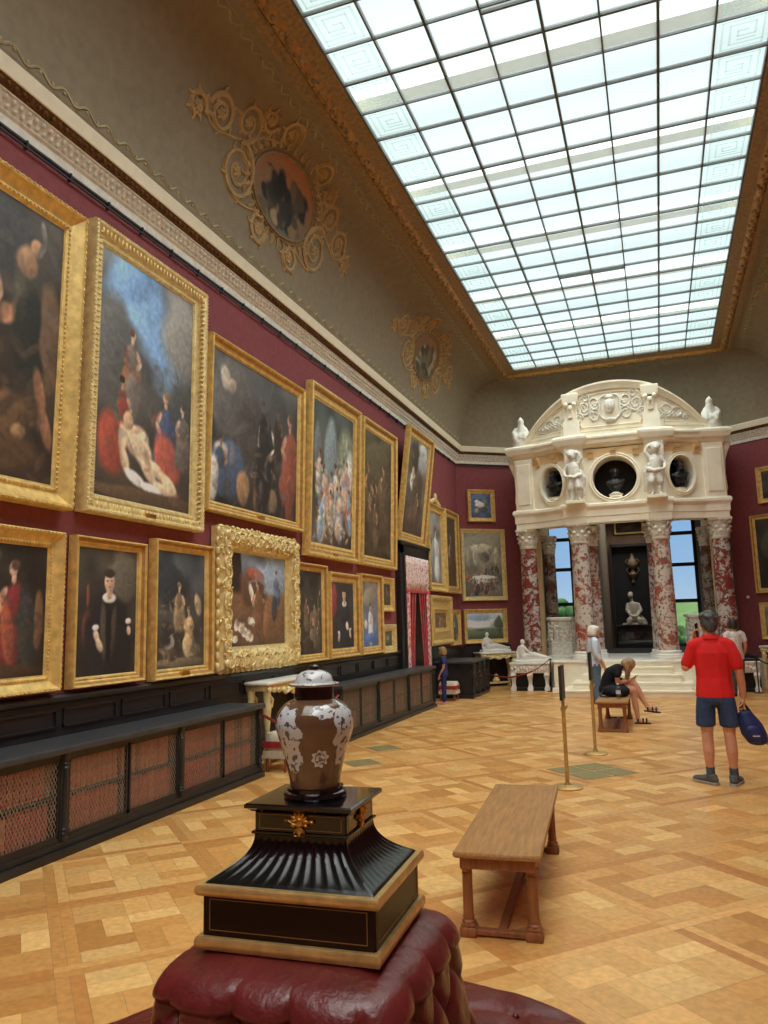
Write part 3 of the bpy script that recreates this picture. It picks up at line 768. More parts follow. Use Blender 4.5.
# central relief: a mask in a cartouche between scrolls
rel = MB(); yc = 17.05-.16; zc = 6.06
def rs(pts, r0, r1, n=6): rel.tube([(CX+x*1.08, yc, zc+z*1.3) for x, z in pts], [r0+(r1-r0)*i/(len(pts)-1) for i in range(len(pts))], n)
rel.sphere((CX, yc-.03, zc+.03), (.115,.10,.15), 12, 10); rel.sphere((CX, yc-.12, zc+.02), (.016,.02,.03), 6, 5)
for sg in (-1,1):
    rel.sphere((CX+sg*.035, yc-.105, zc+.07), (.018,.012,.012), 6, 5); rel.sphere((CX+sg*.075, yc-.03, zc+.10), (.04,.05,.07), 8, 6)
    rs([(sg*x, z) for x, z in bez([(.0,.20),(.13,.20),(.20,.12),(.19,.0),(.21,-.10),(.13,-.19),(0,-.23)], 5)], .028, .03)
    for (cx, cz, r, tn, dr, st) in ((.30,.10,.10,1.6,1,PI),(.30,-.12,.10,1.6,-1,PI),(.50,.02,.11,1.8,1,PI),(.62,-.14,.07,1.5,-1,PI),(.46,.20,.06,1.4,1,0),(.68,.06,.05,1.4,1,PI)):
        rs([(sg*x, z) for x, z in spiral(cx, cz, r, tn, dr, st, 26)], .024, .010)
    for k in range(10):
        a = k*.7; rel.sphere((CX+sg*(.22+.05*k), yc, zc+.13*sin(k*1.9)), (.03,.02,.025), 6, 4)
rel.sphere((CX,yc-.02,zc+.22),(.10,.05,.05),8,6); rel.sphere((CX,yc-.03,zc-.28),(.12,.05,.04),8,6)
pb(rel, 'mask_relief', M['stone_grey'], 60)
for sg in (-1, 1):          # leaf reliefs in the side fields
    rl = MB()
    for (cx, cz, r, tn, dr, st) in ((1.14,5.93,.12,1.6,1,PI),(1.36,5.86,.09,1.5,-1,PI),(1.53,5.78,.06,1.4,1,PI)):
        pts = spiral(cx, cz, r, tn, dr, st, 24); rl.tube([(CX+sg*x, front_y(CX+sg*x,.16), z) for x, z in pts], [.02-.012*i/24 for i in range(25)], 6)
    for k in range(9):
        x = 1.02+k*.065; a = (.5+.4*sin(k*2.3)); L = .15-.006*k
        rl.tube([(CX+sg*x, front_y(CX+sg*x,.16), 5.74), (CX+sg*(x+L*.4*cos(a)), front_y(CX+sg*x,.17), 5.74+L*.6*sin(a+.5)), (CX+sg*(x+L*cos(a)), front_y(CX+sg*x,.16), 5.74+L*sin(a+.5))], [.018,.016,.004], 6)
    pb(rl, 'leaf_relief', M['stone_grey'], 60)
    # field borders
    bd = MB(); x0, x1 = CX+sg*1.0, CX+sg*1.72
    bd.tube([(x0, front_y(x0,.145), 5.66), (x1, front_y(x1,.145), 5.66)], .014, 4)
    bd.tube([(CX+sg*(1.0+.72*i/12), front_y(CX+sg*(1.0+.72*i/12),.145), ztop(CX+sg*(1.0+.72*i/12))-.19) for i in range(13)], .014, 4)
    pb(bd, 'field_border', M['stone'])
bd = MB(); bd.tube([(CX-.62,yc,5.66),(CX+.62,yc,5.66)], .014, 4); bd.tube([(CX-.62+1.24*i/16,yc,ztop(CX-.62+1.24*i/16)-.19) for i in range(17)], .014, 4)
for sg in (-1,1): bd.tube([(CX+sg*.62,yc,5.66),(CX+sg*.62,yc,ztop(CX+.62)-.19)], .014, 4)
pb(bd, 'field_border', M['stone'])
# finials on the end piers: hunched grotesque figures
for sg in (-1, 1):
    f = MB(); x, y = CX+sg*2.05, 17.5
    f.lathe([(.0,5.48),(.2,5.48),(.2,5.62),(.14,5.66),(0,5.66)], 16, (x,y,0))
    chain(f, [(x,y,5.68,.13),(x,y,5.80,.14),(x-sg*.02,y-.03,5.93,.10),(x-sg*.02,y-.05,6.0,.08)], 8, 6); chain(f, [(x,y-.1,5.7,.10),(x+sg*.12,y-.05,5.72,.09),(x-sg*.12,y-.05,5.72,.09)], 8, 6)
    chain(f, [(x-sg*.02,y-.06,6.09,.08),(x-sg*.02,y-.05,6.15,.04),(x-sg*.02,y-.05,6.20,.018)], 8, 6)
    for s2 in (-1,1):
        chain(f, [(x+s2*.10,y,5.93,.055),(x+s2*.16,y-.08,5.82,.05),(x+s2*.08,y-.14,5.75,.045)], 8, 6); chain(f, [(x+s2*.08,y,5.7,.08),(x+s2*.12,y-.12,5.76,.06),(x+s2*.1,y-.16,5.67,.055)], 8, 6)
    f.xf(OFF); remeshed(f, 'finial_figure', M['stone_grey'], port, .022, 2)
# columns
def acanthus_cap(r, h, seg=28):
    """corinthian bell, two rows of leaves, corner volutes, abacus"""
    mb = MB(); mb.lathe([(r*1.0,0),(r*1.1,.02),(r*1.1,.05),(r*.95,.06),(r*.98,h*.5),(r*1.15,h*.8),(r*1.3,h*.86)], seg)
    for row, (n, z0, L, tip) in enumerate(((8,.05,h*.36,.35),(8,h*.25,h*.42,.4))):
        for k in range(n):
            a = 2*PI*(k+.5*row)/n; ca, sa = cos(a), sin(a); pts = []; rr = []
            for i in range(6):
                f = i/5; out = r*(1.02+.06*row)+r*tip*max(0, f-.45)**1.4*2.1; z = z0+L*(f if f < .85 else 1.7-f)
                pts.append((out*ca, out*sa, z)); rr.append(r*.30*(.6+.8*f*(1-f)*2.)*(.95 if i < 5 else .5))
            mb.tube(pts, rr, 6, flat=((ca,sa,0),.35))
    for k in range(4):
        a = PI/4+k*PI/2; ca, sa = cos(a), sin(a)
        mb.tube([(r*1.05*ca, r*1.05*sa, h*.55), (r*1.3*ca, r*1.3*sa, h*.75), (r*1.62*ca, r*1.62*sa, h*.86), (r*1.72*ca, r*1.72*sa, h*.76), (r*1.56*ca, r*1.56*sa, h*.72)], [r*.08,r*.12,r*.14,r*.14,r*.1], 6)
        a2 = k*PI/2; mb.sphere((r*1.34*cos(a2), r*1.34*sin(a2), h*.9), r*.17, 8, 6)
    w = r*1.32
    mb.lathe([(w*1.41,h*.87),(w*1.5,h*.92),(w*1.5,h)], 4, phase=PI/4)
    return mb
ZT = 3.56
def column(x, y, r, mshaft, z0=PZ, base=True, caph=.44):
    zc = ZT-caph
    sh = MB(); prof = []
    for i in range(13):
        f = i/12; prof.append((r*(1-.13*f**1.6), z0+.16+(zc-z0-.16)*f))
    sh.lathe(prof, 28, (x,y,0)); c = pb(sh, 'column', mshaft, 40)
    cp = acanthus_cap(r*.87, caph).xf(Matrix.Translation((x,y,zc))); pb(cp, 'capital', M['carved_marble'], 50, c)
    if base:
        bs = MB().lathe([(r*1.45,0),(r*1.45,.05),(r*1.38,.06),(r*1.42,.085),(r*1.36,.11),(r*1.16,.115),(r*1.14,.135),(r*1.22,.15),(r*1.18,.17),(r*1.02,.18)], 28, (x,y,z0)); pb(bs, 'base', M['white_marble'], 40, c)
    return c
rc = .185
column(CX-2.03, 17.6, .20, M['red_marble_dark'], base=False); column(CX+2.03, 17.6, .20, M['red_marble_dark'], base=False)
column(Q[2][0], Q[2][1], .205, M['red_marble']); column(Q[3][0], Q[3][1], .205, M['red_marble'])
column(CX-.66, 17.75, .18, M['red_marble']); column(CX+.70, 17.75, .18, M['red_marble'])
column(-2.47, 19.25, .15, M['grey_marble']); column(1.12, 19.25, .15, M['grey_marble'])
# pilasters and ceiling inside
pb(MB().bbox(-2.86,-2.58,18.5,18.75,PZ,ZT,.01), 'pilaster', M['stone_warm']); pb(MB().bbox(1.18,1.46,18.5,18.75,PZ,ZT,.01), 'pilaster', M['stone_warm'])
# platform, steps and plinths
plan = [(CX-2.45,19.9),(CX-2.45,17.46),(CX-1.55,17.46),(CX-1.5,16.80),(CX+1.5,16.80),(CX+1.55,17.46),(CX+2.45,17.46),(CX+2.45,19.9)]
pb(MB().prism(plan[::-1], 0, PZ-.04), 'platform', M['stone']); pb(MB().sweep([(-.2,PZ-.05),(.03,PZ-.05),(.04,PZ-.03),(.03,PZ),(-.2,PZ)], plan, side=-1), 'platform_edge', M['white_marble'])
pb(MB().sweep([(-.1,0),(.05,0),(.05,.07),(.03,.09),(-.1,.09)], plan, side=-1), 'platform_base', M['white_marble'])
pb(MB().prism([(CX-2.4,19.9),(CX-2.4,17.6),(CX-1.3,17.6),(CX-1.3,16.95),(CX+1.3,16.95),(CX+1.3,17.6),(CX+2.4,17.6),(CX+2.4,19.9)][::-1], PZ-.05, PZ-.002), 'platform_paving', M['stone_grey'])
st = MB(); n = 4
for k in range(n):
    z1 = PZ-.135*(k+1)+.01; f = k+1; yb = 16.80; yf = 16.76-.27*f; hw = .62+.17*f
    st.bbox(CX-hw-.05+.15, CX+hw+.05+.02, yf+.02, yb, max(0, z1-.14), z1-.03, .004); st.bbox(CX-hw-.07+.15, CX+hw+.07+.02, yf, yb, z1-.035, z1, .008)
pb(st, 'steps', M['stone'], 30)

# putti standing in front of the frieze (attached to the portico)
def putto(sg, lean):
    mb = MB(); s = .5
    def C(*pts): chain(mb, [(p[0]*sg, p[1], p[2], *p[3:]) for p in pts], 10, 7)
    C((.0,0,.46,.105,.085,.09),(.01,-.015,.56,.11,.095,.09),(.0,-.01,.68,.125,.09,.08),(-.01,0,.76,.1,.075,.05))      # belly to chest
    C((-.01,-.01,.80,.05),(-.015,-.02,.86,.05)); mb.sphere((-.015*sg,-.03,.93),(.088,.092,.105),12,10); mb.sphere((-.015*sg,-.01,.96),(.098,.098,.095),12,9)
    mb.sphere((-.015*sg,-.125,.925),(.014,.016,.018),6,5)
    for q in range(7):
        a = q*PI/6; mb.sphere((-.015*sg+.085*cos(a),-.04,.975+.05*sin(a)),.034,8,6)
    C((-.055,0,.42,.082),(-.075,-.03,.27,.066),(-.07,0,.22,.052),(-.06,.01,.10,.052),(-.06,.0,.03,.032)); C((-.06,-.0,.025,.032),(-.07,-.09,.02,.026))
    C((.06,0,.42,.082),(.095,-.05,.27,.066),(.09,-.03,.22,.052),(.08,.02,.10,.050),(.08,.02,.03,.032)); C((.08,.01,.025,.032),(.10,-.07,.02,.026))
    C((-.11,0,.74,.045),(-.19,-.01,.64,.04),(-.17,-.07,.53,.034),(-.12,-.09,.50,.03))
    C((.10,0,.75,.045),(.17,.0,.86,.04),(.12,.0,.97,.036),(.07,.02,1.02,.03))
    C((.14,-.02,.60,.035),(.20,.0,.45,.05),(.18,.02,.28,.045),(.2,.03,.12,.035)); C((-.08,-.08,.50,.03),(.04,-.1,.47,.032),(.14,-.05,.52,.035))
    return mb
for sg, x in ((1, CX-.83), (-1, CX+.83)):
    mb = putto(sg, 0).xf(Matrix.Translation((x, 17.05-.36, 4.02)) @ Matrix.Rotation(-.2*sg, 4, 'Z')@Matrix.Scale(1.07, 4)); mb.xf(OFF)
    remeshed(mb, 'putto_figure', M['carved_marble'], port, .013, 2)
    pb(MB().bbox(x-.2, x+.2, 16.58, 16.95, 3.96, 4.03, .01), 'putto_plinth', M['stone'])
    pb(MB().bbox(x-.2, x+.2, 16.80, 17.05, 4.0, 5.2, .02), 'putto_backing', M['stone'])

# dark busts in the round openings: things of their own
def bust(mb, turn=0.):
    chain(mb, [(0,0,.16,.09),(0,0,.22,.14,.09,.08),(0,0,.30,.20,.11,.07),(0,.0,.36,.17,.1,.05)], 10, 8); chain(mb, [(0,0,.38,.065),(0,-.01,.46,.06)], 10, 8)
    mb.sphere((turn*.03,-.02,.54),(.078,.092,.11),14,10); mb.sphere((turn*.05,-.115,.53),(.016,.025,.025),8,6); mb.sphere((turn*.03,-.07,.46),(.05,.05,.05),10,7)
    for k in range(7): mb.sphere((.075*cos(k*PI/6),.0,.58+.05*sin(k*PI/6)),.04,8,6)
    chain(mb, [(-.17,-.05,.32,.04),(-.05,-.10,.27,.045),(.1,-.09,.3,.045),(.18,-.03,.36,.04)], 8, 6); chain(mb, [(.12,-.06,.22,.04),(0,-.09,.18,.035),(-.1,-.05,.22,.04)], 8, 6)
for k, (p, an, r) in enumerate(niche_pts):
    t = thing('portrait_bust', ('dark bronze bust in the left oval opening of the portico','dark bronze bust on a white socle in the central round opening','dark bronze bust in the right oval opening of the portico')[k], 'bust', (p[0], p[1], OC-r*.98+.09), an)
    mb = MB(); bust(mb, (-1,.5,1)[k]); mb.xf(Matrix.Scale(.94 if k == 1 else .98, 4)@Matrix.Translation((0,-.08,-.05)))
    remeshed(mb, 'bust', M['bronze'], t, .012, 2)
    MB().lathe([(.0,0),(.10,0),(.11,.02),(.06,.05),(.055,.1),(.07,.12),(0,.12)], 18, (0,-.08,0)).build('socle', M['white_marble'] if k == 1 else M['bronze'], t, 40)

# carved white marble parapets standing between the columns
def parapet(x, y, rz, label):
    t = thing('carved_marble_pedestal', label, 'pedestal', (x, y, PZ), rz, 'carved pedestals in the portico side bays')
    octo = lambda r: [(.82*r*cos(PI/8+k*PI/4), r*.66*sin(PI/8+k*PI/4)) for k in range(8)]
    MB().loft([[(a,b,z) for a,b in octo(r)] for r, z in ((.42,0),(.42,.05),(.39,.07),(.40,.30),(.42,.33),(.38,.35),(.30,.42),(.31,.78),(.35,.83))]).build('body', M['carved_marble'], t)
    MB().loft([[(a,b,z) for a,b in octo(r)] for r, z in ((.35,.83),(.42,.85),(.43,.89),(.40,.91))]).build('top_slab', M['white_marble'], t)
    orn = MB()
    for k in range(8):
        a = PI/8+k*PI/4; a2 = k*PI/4
        for q in range(5):
            f = q/4; orn.sphere((.32*cos(a)*(1-.1*f), .37*.72*sin(a)*(1-.1*f), .40+.36*f), (.035,.035,.05), 6, 5)
        for zz in (.46,.58,.70): orn.sphere((.27*cos(a2), .31*.72*sin(a2), zz), (.05,.05,.04), 6, 5)
        orn.tube([(.30*cos(a2+.1*sin(6*f)), .36*.72*sin(a2+.1*sin(6*f)), .38+.42*f) for f in (0,.2,.4,.6,.8,1)], .022, 5)
    orn.build('acanthus_carving', M['carved_marble'], t, 60)
parapet(-2.13, 17.98, -.42, 'carved white marble pedestal between the two left columns of the portico')
parapet(.82, 17.98, .42, 'carved marble pedestal between right portico columns, partly behind the man in red')

# passage and dark room beyond ---------------------------------------------------------
YW = 19.95
def wall_with_windows():
    mb = MB(); x0, x1 = -3.3, 1.9
    xs_ = [(-3.3,-2.62),(-1.98,-1.36),(.06,.28),(.96,1.9)]
    for a, b in xs_: mb.box(a, b, YW, YW+.25, 0, 4.5)
    for a, b in ((-2.62,-1.98),(.28,.96)): mb.box(a, b, YW, YW+.25, 0, .8); mb.box(a, b, YW, YW+.25, 4.2, 4.5)
    return mb
struct('wall_beyond_portico', wall_with_windows(), M['grey_jamb'], 'grey wall with two tall windows behind the portico columns', 'wall')
struct('wall_bay_left', MB().box(-3.35,-3.25,18.9,19.97,0,4.5), M['stone_warm'], 'side wall of the window bay left of the passage', 'wall')
struct('wall_bay_right', MB().box(1.85,1.95,18.9,19.97,0,4.5), M['stone_warm'], 'side wall of the window bay right of the passage', 'wall')
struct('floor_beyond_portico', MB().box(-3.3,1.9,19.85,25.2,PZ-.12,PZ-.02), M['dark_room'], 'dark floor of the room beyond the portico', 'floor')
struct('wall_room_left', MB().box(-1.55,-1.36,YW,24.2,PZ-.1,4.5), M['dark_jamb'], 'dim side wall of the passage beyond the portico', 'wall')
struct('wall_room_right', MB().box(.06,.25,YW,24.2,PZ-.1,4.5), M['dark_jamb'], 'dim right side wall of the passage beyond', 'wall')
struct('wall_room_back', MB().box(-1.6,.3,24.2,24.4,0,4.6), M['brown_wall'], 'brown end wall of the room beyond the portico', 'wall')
for nm, x0, x1, lab in (('window_2',-2.62,-1.98,'tall window with blue sky left of the passage'),('window_3',.28,.96,'tall window with blue sky right of the passage')):
    t = thing(nm, lab, 'window', ((x0+x1)/2, YW+.12, .8)); tag(t, kind='structure'); w = (x1-x0)/2
    fr = MB().box(-w,-w+.06,-.05,.05,0,3.4).box(w-.08,w,-.05,.05,0,3.4).box(-w,w,-.05,.05,0,.08).box(-w,w,-.05,.05,3.32,3.4)
    for z in (1.05, 1.93, 2.70): fr.box(-w,w,-.05,.05,z,z+.085)
    fr.build('window_frame', M['win_frame'], t)
    MB().box(-w+.02,w-.02,-.006,.006,.02,3.38).build('pane', M['screen_glass'], t)
# display niche at the end of the passage
t = thing('display_niche', 'black panelled niche with a shelf at the end of the passage', 'niche', (-.62, 24.2, .1))
MB().box(-.62,.62,-.10,0,0,3.52).build('back_panel', M['black_velvet'], t)
MB().box(-.66,-.62,-.3,0,0,3.6).box(.62,.66,-.3,0,0,3.6).box(-.66,.66,-.3,0,3.52,3.6).build('surround', M['dark_room'], t)
MB().bbox(-.60,.60,-.45,-.1,1.15,1.2).bbox(-.58,.58,-.42,-.1,0,1.15).build('shelf', M['black'], t)
MB().box(-.62,.62,-.62,-.60,0,1.0).build('glass_barrier', M['screen_glass'], t)
MB().box(-.62,.62,-.63,-.59,1.0,1.03).build('barrier_rail', M['black'], t)
M['aged_marble'] = mat('aged_marble', (176,166,146), .5, var=.1)
# kneeling sculpture on the shelf
t = thing('kneeling_statue', 'pale marble kneeling figure seen on the black niche shelf', 'statue', (-.70, 23.95, 1.30)); mb = MB()
chain(mb, [(0,0,.14,.17,.13,.1),(.02,0,.30,.15,.11,.1),(.0,0,.48,.16,.11,.1),(-.02,0,.62,.15,.09,.06)], 10, 8); chain(mb, [(-.05,0,.68,.05),(-.07,-.01,.76,.05)], 8, 6)
mb.sphere((-.08,-.02,.86),(.075,.09,.105),12,9); mb.sphere((-.075,.01,.89),(.085,.09,.09),12,9)
for s_ in (-1,1):
    chain(mb, [(s_*.09,-.02,.14,.1),(s_*.14,-.2,.14,.09),(s_*.16,-.22,.06,.07),(s_*.14,.1,.05,.06)], 10, 7)
    chain(mb, [(s_*.15-.02,0,.60,.055),(s_*.20,-.06,.42,.05),(s_*.10,-.17,.28,.042),(0,-.2,.24,.04)], 10, 7)
chain(mb, [(.15,0,.2,.1),(.25,-.02,.08,.09),(.3,-.0,.04,.06)], 10, 7)
remeshed(mb, 'figure', M['aged_marble'], t, .02, 3); MB().bbox(-.34,.34,-.24,.2,0,.06,.01).build('plinth', M['aged_marble'], t)
t = thing('gilt_ornament', 'small gilt ornament hanging on the dark panel above the kneeling figure', 'ornament', (-.66, 24.06, 2.5)); mb = MB()
mb.lathe([(0,0),(.05,.05),(.03,.14),(.10,.22),(.12,.3),(.07,.36),(.04,.44),(.13,.5),(.15,.6),(.11,.72),(.06,.78),(.03,.9),(0,.92)], 16)
for s_ in (-1,1): mb.tube([(s_*.1,0,.3),(s_*.18,-.02,.42),(s_*.12,-.02,.5)], .02, 6); mb.tube([(s_*.12,0,.6),(s_*.2,-.02,.68),(s_*.12,-.02,.75)], .02, 6)
mb.build('body', mat('dull_gilt_metal', (112,92,64), .6, .1), t, 50)

# outside ------------------------------------------------------------------------------
hb = MB(); rr = random.Random(3)
hb.grid(30, 10, lambda u, v: (-30+50*u, 30+60*v, -3.6+6.6*v+.6*sin(u*9)+.4*sin(u*23+v*5)))
tag(hb.build('hill', M['grass'], smooth=180), 'green meadow slope outside the portico windows', 'hill', kind='structure')
def tree(x, y, z, r, label):
    t = thing('tree', label, 'tree', (x,y,z), 0, 'trees outside the windows'); mb = MB(); rg = random.Random(int(x*31+y))
    for k in range(150):
        a = rg.uniform(0,2*PI); h = rg.uniform(-.7,.8); q = math.sqrt(max(0,1-h*h))*rg.uniform(.5,1)
        mb.sphere((r*q*cos(a), r*q*sin(a), r*1.5+r*h), r*rg.uniform(.10,.24), 8, 6)
    c = mb.build('crown', M['foliage'], t, 180); dmod = None
    MB().lathe([(r*.12,-1),(r*.08,r*1.4)], 10).build('trunk', M['bark'], t, 180)
for a in ((-10.8,52,-4.2,2.6,'dark green tree seen through the left portico window, leftmost'),(-5.2,50,-4.4,2.2,'dark green tree in the left portico window beside the first'),(-8.3,60,-3.9,2.8,'dark green tree behind the others in the left window'),(0.4,64,-4.2,2.0,'green tree on the slope at the left of the right portico window'),(5.4,72,-4.2,2.0,'green tree on the slope at the right of the right portico window')): tree(*a)
# ------------------------------------------------------------------ framed paintings
PK = 1.65
def smooth_noise(ny, nx, cells, rg):
    gy, gx = max(2, int(cells*ny/max(nx,ny))+2), max(2, int(cells*nx/max(nx,ny))+2)
    g = rg.rand(gy, gx); yy = np.linspace(0, gy-1.001, ny); xx = np.linspace(0, gx-1.001, nx)
    y0 = yy.astype(int); x0 = xx.astype(int); fy = (yy-y0)[:,None]; fx = (xx-x0)[None,:]
    fy = fy*fy*(3-2*fy); fx = fx*fx*(3-2*fx)
    return (g[y0][:,x0]*(1-fy)*(1-fx)+g[y0+1][:,x0]*fy*(1-fx)+g[y0][:,x0+1]*(1-fy)*fx+g[y0+1][:,x0+1]*fy*fx)
class Canvas:
    """a small oil picture worked up in numpy: x 0..1 left to right, y 0..1 bottom to top"""
    def __init__(s, asp, n, seed, top, bot, rough=.25):
        s.asp = asp; s.nx = max(24, int(n*min(1, asp))) ; s.ny = max(24, int(s.nx/asp)); s.rg = np.random.RandomState(seed)
        s.y, s.x = np.meshgrid(np.linspace(0,1,s.ny), np.linspace(0,1,s.nx), indexing='ij')
        t = s.y[...,None]; s.c = np.array(bot,float)*(1-t)+np.array(top,float)*t
        s.wx = smooth_noise(s.ny, s.nx, 9, s.rg)-.5; s.wy = smooth_noise(s.ny, s.nx, 9, s.rg)-.5
        s.fine = smooth_noise(s.ny, s.nx, 60, s.rg)-.5
        s.c *= (1+rough*2*(smooth_noise(s.ny, s.nx, 6, s.rg)-.5))[...,None]
    def ell(s, cx, cy, rx, ry, col, a=0., soft=.3, wob=.35, al=1.):
        """rx, ry in units of picture width"""
        dx = (s.x-cx)+s.wx*wob*rx; dy = (s.y-cy)/s.asp+s.wy*wob*ry; a = math.radians(a)
        u = (dx*cos(a)+dy*sin(a))/rx; v = (-dx*sin(a)+dy*cos(a))/ry
        w = np.clip((1-np.hypot(u, v))/soft+.5, 0, 1)[...,None]*al
        sh = (1+.16*np.clip(v-u, -1.2, 1.2)+.2*s.fine)[...,None]
        s.c = s.c*(1-w)+np.array(col,float)*sh*w; return s
    def daub(s, n, x0, x1, y0, y1, pal, size=.03, al=.55, seed=1):
        r = random.Random(seed)
        for i in range(n):
            k = size*r.uniform(.4, 1.5); s.ell(r.uniform(x0,x1), r.uniform(y0,y1), k*r.uniform(.8,2.2), k*r.uniform(.3,.8), r.choice(pal), r.uniform(0,180), .6, .3, al*r.uniform(.4,1))
        return s
    def limb(s, pts, r, col):
        n = len(pts)
        for i in range(n-1):
            (x0,y0),(x1,y1) = pts[i], pts[i+1]
            L = math.hypot(x1-x0, (y1-y0)/s.asp); s.ell((x0+x1)/2, (y0+y1)/2, L/2+r*.5, r, col, math.degrees(math.atan2((y1-y0)/s.asp, x1-x0)), .4, .15)
        return s
    def fig(s, x, y, h, robe, skin=(196,150,112), turn=1, hair=(60,42,30), robe2=None):
        """standing draped figure: x, foot y, height h in picture widths"""
        k = 1*s.asp*h
        s.ell(x, y+.33*k, .17*h, .36*h, robe, -4*turn); s.ell(x+.05*h*turn, y+.20*k, .15*h, .22*h, robe2 or robe, 10*turn); s.ell(x-.02*h*turn, y+.60*k, .115*h, .17*h, robe2 or robe)
        s.limb([(x+.09*h*turn,y+.70*k),(x+.17*h*turn,y+.56*k),(x+.10*h*turn,y+.48*k)], .035*h, skin)
        s.limb([(x-.09*h*turn,y+.70*k),(x-.15*h*turn,y+.55*k),(x-.05*h*turn,y+.46*k)], .03*h, robe)
        s.ell(x, y+.80*k, .03*h, .05*h, skin); s.ell(x+.01*h*turn, y+.885*k, .05*h, .066*h, skin, 0, .3, .1); s.ell(x-.015*h*turn, y+.92*k, .052*h, .05*h, hair, 0, .35, .15)
        return s
    def half(s, x, y, h, robe, skin=(206,164,128), collar=(226,222,212), hair=(52,40,32), hands=True):
        """three-quarter portrait"""
        k = s.asp*h
        s.ell(x, y+.24*k, .30*h, .46*h, robe, 0, .2, .15); s.ell(x, y+.52*k, .21*h, .14*h, robe, 0, .25, .1)
        if collar: s.ell(x, y+.655*k, .085*h, .045*h, collar, 0, .25, .1)
        s.ell(x, y+.70*k, .04*h, .06*h, skin, 0, .3, .1); s.ell(x, y+.79*k, .066*h, .092*h, skin, 0, .22, .05); s.ell(x-.004, y+.865*k, .07*h, .04*h, hair, 0, .3, .1)
        s.ell(x-.028*h, y+.80*k, .013*h, .008*h, (60,44,36), 0, .5, 0); s.ell(x+.026*h, y+.80*k, .013*h, .008*h, (60,44,36), 0, .5, 0); s.ell(x, y+.745*k, .02*h, .007*h, (150,90,76), 0, .5, 0)
        for sg, yy in (((-1,.16),(1,.2)) if hands else ()): s.ell(x+sg*.22*h, y+yy*k, .035*h, .06*h, skin, sg*20); s.ell(x+sg*.22*h, y+(yy+.07)*k, .04*h, .025*h, collar or robe, sg*20)
        return s
def crowd(c, n, y0, y1, h0, h1, cols, seed, x0=.08, x1=.92):
    r = random.Random(seed)
    for i in range(n):
        f = i/max(1,n-1); y = y1+(y0-y1)*f; h = (h0+(h1-h0)*r.random())
        c.fig(x0+(x1-x0)*r.random(), y, h, r.choice(cols), (r.randint(150,205),r.randint(112,150),r.randint(84,112)), r.choice((-1,1)), (60,44,30), r.choice(cols))
    return c
def canvas_obj(c, w, h, parent, y, oval=False):
    ny, nx = c.ny, c.nx
    X = (c.x-.5)*w; Z = (c.y-.5)*h
    if oval:
        u, v = c.x*2-1, c.y*2-1; X = u*np.sqrt(1-v*v/2)*w/2; Z = v*np.sqrt(1-u*u/2)*h/2
    co = np.stack([X, np.full_like(X, y), Z], -1).reshape(-1, 3)
    idx = np.arange(ny*nx).reshape(ny, nx); fs = np.stack([idx[:-1,:-1], idx[:-1,1:], idx[1:,1:], idx[1:,:-1]], -1).reshape(-1, 4)
    me = bpy.data.meshes.new('canvas'); me.vertices.add(ny*nx); me.vertices.foreach_set('co', co.ravel().astype(np.float32))
    me.loops.add(fs.size); me.loops.foreach_set('vertex_index', fs.ravel().astype(np.int32)); me.polygons.add(len(fs)); me.polygons.foreach_set('loop_start', np.arange(0, fs.size, 4, dtype=np.int32))
    me.update(calc_edges=True); me.validate()
    g = c.c.mean(axis=2, keepdims=True); v = np.clip((g+(c.c-g)*.82)*.86+16, 0, 255)/255.; L = np.where(v <= .04045, v/12.92, ((v+.055)/1.055)**2.4)*PK  # greyed, blacks lifted: a milky varnish haze put into the colour
    col = np.concatenate([np.clip(L,0,1).reshape(-1,3), np.ones((ny*nx,1))], 1).astype(np.float32)
    me.color_attributes.new('paint', 'FLOAT_COLOR', 'POINT').data.foreach_set('color', col.ravel())
    me.materials.append(PAINT_M); o = bpy.data.objects.new('canvas', me); COL.objects.link(o); o.parent = parent; return o
